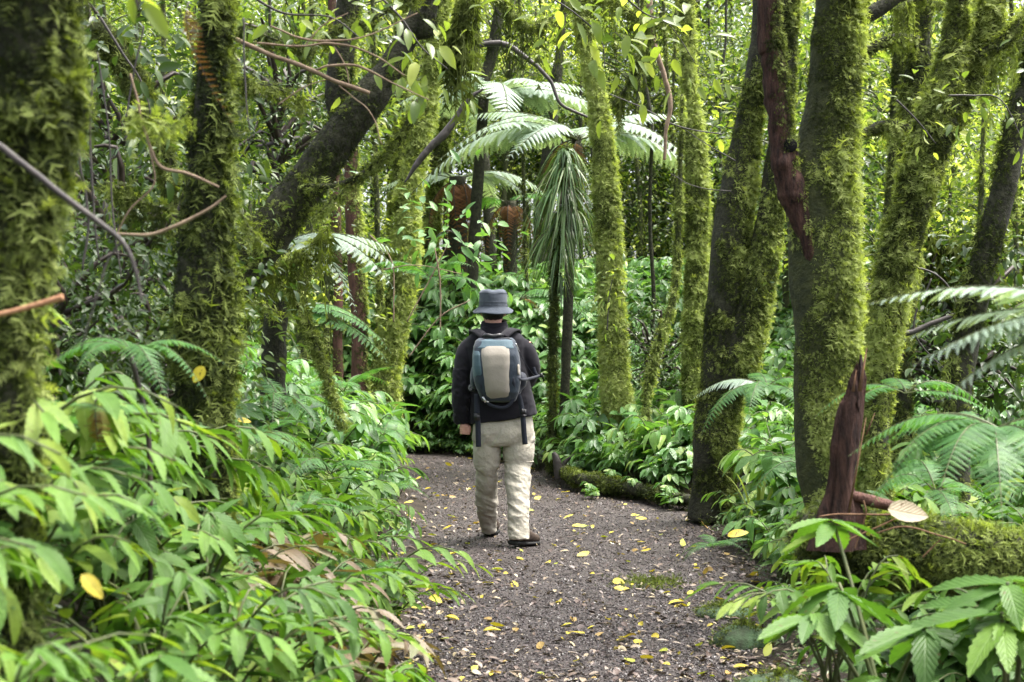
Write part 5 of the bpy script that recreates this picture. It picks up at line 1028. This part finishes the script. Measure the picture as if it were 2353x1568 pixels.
boot(356, 1428, .40, .08, -.06, .008); boot(505, 1500, -.19, .62, -.10, .006)
# hat
hatc = np.array([H(371, 0)[0], D0+.02, 0]); zt = H(0, 85)[2]; zb = H(0, 169)[2]
def hatshape():
    seg = 60; th = np.linspace(0, 2*np.pi, seg, endpoint=False); rings_ = [(.0, zt+.002), (.05, zt+.004), (.074, zt+.001), (.088, zt-.007), (.0955, zt-.022), (.097, zt-.05), (.098, zt-.085), (.099, zb-.002)]
    g = Geo(); V = []
    for r, z in rings_:
        zz = z+.006*np.sin(th*2+1)*(r/.1)+.004*np.sin(th*5)*(r > .04); zz = zz-(.010*(r/.1)*np.sin(th)*-1)*0
        V.append(np.stack([hatc[0]+r*1.02*np.cos(th)*(1+.012*np.sin(3*th+z*90)), hatc[1]+r*1.18*np.sin(th), zz-.012*np.sin(th)*0], -1))
    V = np.array(V); n = len(V); i, j = np.meshgrid(np.arange(n-1), np.arange(seg), indexing='ij'); a = i*seg+j; b = i*seg+(j+1) % seg
    g.add({'v': V.reshape(-1, 3), 'f4': np.stack([a, a+seg, b+seg, b], -1).reshape(-1, 4), 'uv': np.zeros((n*seg, 2))})
    hat = local(g, root).obj('bucket_hat', MAT['hat'], body, True)
    V = []
    for q, (r, dz) in enumerate([(.099, 0), (.101, -.004), (.112, -.016), (.124, -.028), (.136, -.040), (.142, -.046), (.141, -.048), (.12, -.029), (.100, -.006)]):
        k = (r-.099)/.043; wave = k*(.020*np.cos(th)**4*1.2+.006*np.sin(3*th+.6)+.004*np.sin(5*th))
        V.append(np.stack([hatc[0]+r*1.02*np.cos(th), hatc[1]+r*1.15*np.sin(th), zb+dz*1.3+wave-(.002 if q > 5 else 0)], -1))
    V = np.array(V); n = len(V); i, j = np.meshgrid(np.arange(n-1), np.arange(seg), indexing='ij'); a = i*seg+j; b = i*seg+(j+1) % seg
    g = Geo(); g.add({'v': V.reshape(-1, 3), 'f4': np.stack([a, a+seg, b+seg, b], -1).reshape(-1, 4), 'uv': np.zeros((n*seg, 2))}); local(g, root).obj('brim', MAT['hat'], hat, True)
    for zz, rr, tk in ((zb+.026, .1015, .0016), (zt-.020, .0968, .0014), (zb+.001, .104, .002)):
        P = np.stack([hatc[0]+rr*1.02*np.cos(np.linspace(0, 2*np.pi, 61)), hatc[1]+rr*1.18*np.sin(np.linspace(0, 2*np.pi, 61)), np.full(61, zz)], -1); g = Geo(); g.add(tube(P, tk, 6, cap=False)); local(g, root).obj('seam', MAT['hat'], hat, True)
hatshape()

# ------------------------------------------------------------------ backpack (a thing of its own)
pk0 = H(390, 690, -.2); pk = empty('backpack', pk0, 'teal and navy backpack with taupe front panel on the back of the walker', 'backpack')
def pobj(name, geos, mat, parent=None, smooth=True):
    g = Geo()
    for t in (geos if isinstance(geos, list) else [geos]): g.add(t)
    return local(g, pk0).obj(name, MAT[mat], parent or pk, smooth)
BK = -.15   # jacket back plane
def pack_ring(cyy, xl, xr, dep, p=2.6): return (H((xl+xr)/2, cyy, BK-dep/2+.02), hw((xr-xl)/2), dep/2+.02)
rg = [pack_ring(a, b, c, d) for a, b, c, d in ((694, 330, 482, .05), (685, 308, 496, .10), (640, 290, 512, .15), (580, 268, 520, .17), (500, 260, 520, .18), (440, 262, 512, .175), (395, 266, 504, .155), (360, 278, 490, .125), (344, 294, 474, .08))]
pobody = fuse('main_bag', [loft([r[0] for r in rg], [r[1] for r in rg], [r[2] for r in rg], 40, None, 3.2)], MAT['pack_navy'], .008, 5, pk, wrf(8, .004, 14), pk0)
# surface depth of the bag facing the camera
cyv = [694, 685, 640, 580, 500, 440, 395, 360, 344]
def back_y(cx, cyy, off):
    # front face y at a crop position
    cs = [r[0] for r in rg]; xs = np.interp(cyy, cyv[::-1], [c[0] for c in cs][::-1]); yc = np.interp(cyy, cyv[::-1], [c[1] for c in cs][::-1]); rx = np.interp(cyy, cyv[::-1], [r[1] for r in rg][::-1]); ry = np.interp(cyy, cyv[::-1], [r[2] for r in rg][::-1])
    X = H(cx, cyy, BK-.1)[0]; q = np.clip(abs(X-xs)/rx, 0, .985); return yc-ry*(1-q**3.2)**(1/3.2)-off
def panel(name, outline, mat, off=.012, parent=None, n=26):
    """closed shell following the bag between left and right outline curves: rows (cy, xl, xr)"""
    o = np.array(outline, float); cys = np.linspace(o[0, 0], o[-1, 0], n); xl = np.interp(cys, o[:, 0], o[:, 1]); xr = np.interp(cys, o[:, 0], o[:, 2]); m = 14
    V = np.zeros((n, m, 3)); B = np.zeros((n, m, 3))
    for i in range(n):
        for j in range(m):
            cx = xl[i]+(xr[i]-xl[i])*j/(m-1); e_ = min(1, 4*min(j, m-1-j)/(m-1)+.0)*min(1, 5*min(i, n-1-i)/(n-1)); y = back_y(cx, cys[i], -.006+(off+.006)*math.sqrt(max(e_, 0)))
            p = H(cx, cys[i], y-D0); V[i, j] = p; B[i, j] = p+[0, .02+.0, 0]
    i, j = np.meshgrid(np.arange(n-1), np.arange(m-1), indexing='ij'); a = i*m+j; return pobj(name, {'v': V.reshape(-1, 3), 'f4': np.stack([a, a+m, a+m+1, a+1], -1).reshape(-1, 4), 'uv': np.zeros((n*m, 2))}, mat, parent)
panel('top_panel', [(346, 300, 470), (356, 284, 486), (375, 274, 498), (400, 270, 500), (412, 280, 490)], 'pack_teal', .005)
panel('front_panel', [(369, 314, 454), (376, 303, 466), (400, 300, 470), (440, 301, 470), (520, 308, 465), (600, 318, 464), (650, 324, 472), (674, 328, 476), (687, 355, 452)], 'pack_taupe', .014)
panel('side_gusset', [(410, 262, 300), (470, 258, 304), (520, 258, 312), (560, 262, 318)], 'pack_teal', .007)
def band(pts, w_, th=.003, n=30, flat=(0, -1, 0)):
    P = catmull(np.array(pts), n); T = tangents(P); nn = norm(np.array(flat)-T*np.dot(T, flat)[:, None]) ; s = np.cross(T, nn); w_ = np.broadcast_to(w_, (n,))[:, None]/2
    R = np.stack([P-s*w_+nn*th, P+s*w_+nn*th, P+s*w_-nn*th, P-s*w_-nn*th], 1); i, j = np.meshgrid(np.arange(n-1), np.arange(4), indexing='ij'); a = i*4+j; b = i*4+(j+1) % 4
    return {'v': R.reshape(-1, 3), 'f4': np.vstack([np.stack([a, b, b+4, a+4], -1).reshape(-1, 4), [[3, 2, 1, 0]], [[(n-1)*4, (n-1)*4+1, (n-1)*4+2, (n-1)*4+3]]]), 'uv': np.zeros((n*4, 2))}
def bx(c, s, rot=0):
    x, y, z = np.array(s)/2; V = np.array([(a, b, d) for a in (-x, x) for b in (-y, y) for d in (-z, z)]); cc_, ss_ = math.cos(rot), math.sin(rot); V = np.stack([V[:, 0]*cc_-V[:, 2]*ss_, V[:, 1], V[:, 0]*ss_+V[:, 2]*cc_], -1)+c
    return {'v': V, 'f4': np.array([(0, 1, 3, 2), (4, 6, 7, 5), (0, 4, 5, 1), (2, 3, 7, 6), (0, 2, 6, 4), (1, 5, 7, 3)]), 'uv': np.zeros((8, 2))}
# shoulder straps with lighter edges
for sx, pts in ((-1, [(322, 338, -.19), (300, 318, -.155), (278, 304, -.10), (262, 303, -.01), (262, 330, .09), (262, 400, .15), (258, 520, .15)]), (1, [(430, 334, -.19), (452, 314, -.155), (476, 299, -.10), (496, 299, -.01), (500, 330, .09), (500, 400, .15), (505, 520, .15)])):
    st_ = pobj('shoulder_strap', band([H(*p) for p in pts], .062, .006, flat=(0, -.6, .8)), 'fleece')
pobj('grab_handle', [tube(catmull([H(318, 334, -.19), H(335, 330, -.225), H(372, 336, -.235), H(408, 330, -.225), H(426, 332, -.19)], 30), np.concatenate([np.linspace(.009, .015, 8), .015+.0018*(np.arange(14) % 2), np.linspace(.015, .009, 8)]), 12)], 'black_plastic')
pobj('zip', [tube(catmull([H(272, 420, -.20), H(276, 385, -.22), H(294, 360, -.235), H(330, 347, -.24), H(380, 344, -.24), H(440, 344, -.24), H(474, 356, -.235), H(494, 385, -.22), H(506, 420, -.20)], 40), .0032, 6)], 'black_plastic')
pobj('zip_pull', [band([H(497, 380, -.255), H(503, 392, -.25), H(509, 408, -.245), H(514, 420, -.24)], .008, .002), bx(H(496, 380, -.256), (.008, .004, .014))], 'metal')
# side pockets
fuse('side_pocket', [ell(H(268, 560, -.17), (.030, .07, .085))], MAT['pack_navy'], .007, 3, pk, wrf(2, .004, 25), pk0)
fuse('side_pocket', [ell(H(524, 575, -.16), (.042, .07, .062)), ell(H(505, 620, -.16), (.03, .06, .05))], MAT['webbing'], .007, 3, pk, wrf(4, .005, 25), pk0)
panel('side_gusset', [(485, 503, 517), (510, 502, 518), (545, 504, 519)], 'pack_taupe', .008)
# webbing
pobj('compression_strap', [band([H(492, 558, -.30), H(530, 572, -.26), H(570, 566, -.18), H(610, 556, -.12), H(632, 550, -.10)], .020), band([H(508, 410, -.25), H(540, 470, -.20), H(580, 530, -.13), H(600, 552, -.1)], .004, .001), band([H(592, 505, -.1), H(600, 530, -.1), H(612, 552, -.1)], .024, .002)], 'webbing')
pobj('buckle', [bx(H(634, 548, -.10), (.022, .014, .03), .3), bx(H(645, 556, -.10), (.014, .012, .012), .3)], 'black_plastic')
pobj('hip_strap', [band([H(508, 650, -.20), H(520, 690, -.18), H(530, 745, -.175), H(536, 800, -.18), H(540, 860, -.17), H(546, 925, -.16)], .037)], 'webbing')
pobj('buckle', [bx(H(537, 752, -.19), (.040, .012, .046), -.05), bx(H(537, 768, -.196), (.044, .014, .012), -.05), bx(H(530, 746, -.197), (.007, .01, .036), -.05), bx(H(543, 746, -.197), (.007, .01, .036), -.05)], 'black_plastic')
pobj('hip_strap', [band([H(282, 650, -.19), H(283, 740, -.185), H(288, 800, -.175), H(290, 870, -.16), H(292, 938, -.14)], .038)], 'webbing')
pobj('buckle', [bx(H(283, 775, -.19), (.044, .014, .05))], 'black_plastic')
pobj('bottom_strap', [band([H(300, 520, -.29), H(312, 600, -.30), H(320, 660, -.26), H(345, 702, -.24), H(395, 722, -.235), H(435, 722, -.235), H(468, 700, -.24), H(486, 660, -.25), H(484, 600, -.30), H(478, 560, -.31)], .022, .002, 60)], 'webbing')
pobj('buckle', [bx(H(323, 680, -.262), (.015, .012, .045), .45), bx(H(340, 692, -.26), (.020, .008, .010), -.3)], 'metal')
pobj('buckle', [bx(H(276, 545, -.27), (.016, .012, .032), .4), bx(H(288, 553, -.275), (.022, .010, .012), .3)], 'metal')
# small round white emblem on the left pocket
ec = H(247, 616, -.19); g_ = [tube(np.stack([ec[0]+.012*np.cos(np.linspace(0, 6.2832, 20)), np.full(20, ec[1]), ec[2]+.016*np.sin(np.linspace(0, 6.2832, 20))], -1), .0010, 4, cap=False)]
for k in range(8):
    a = k*math.pi/4; g_.append(tube(np.array([ec+[.004*math.cos(a), 0, .005*math.sin(a)], ec+[.009*math.cos(a), 0, .012*math.sin(a)]]), .0011, 4))
pobj('emblem', g_, 'metal')
fuse('pocket_flap', [ell(ec+[.012, .04, 0], (.028, .04, .03))], MAT['webbing'], .006, 2, pk, None, pk0)
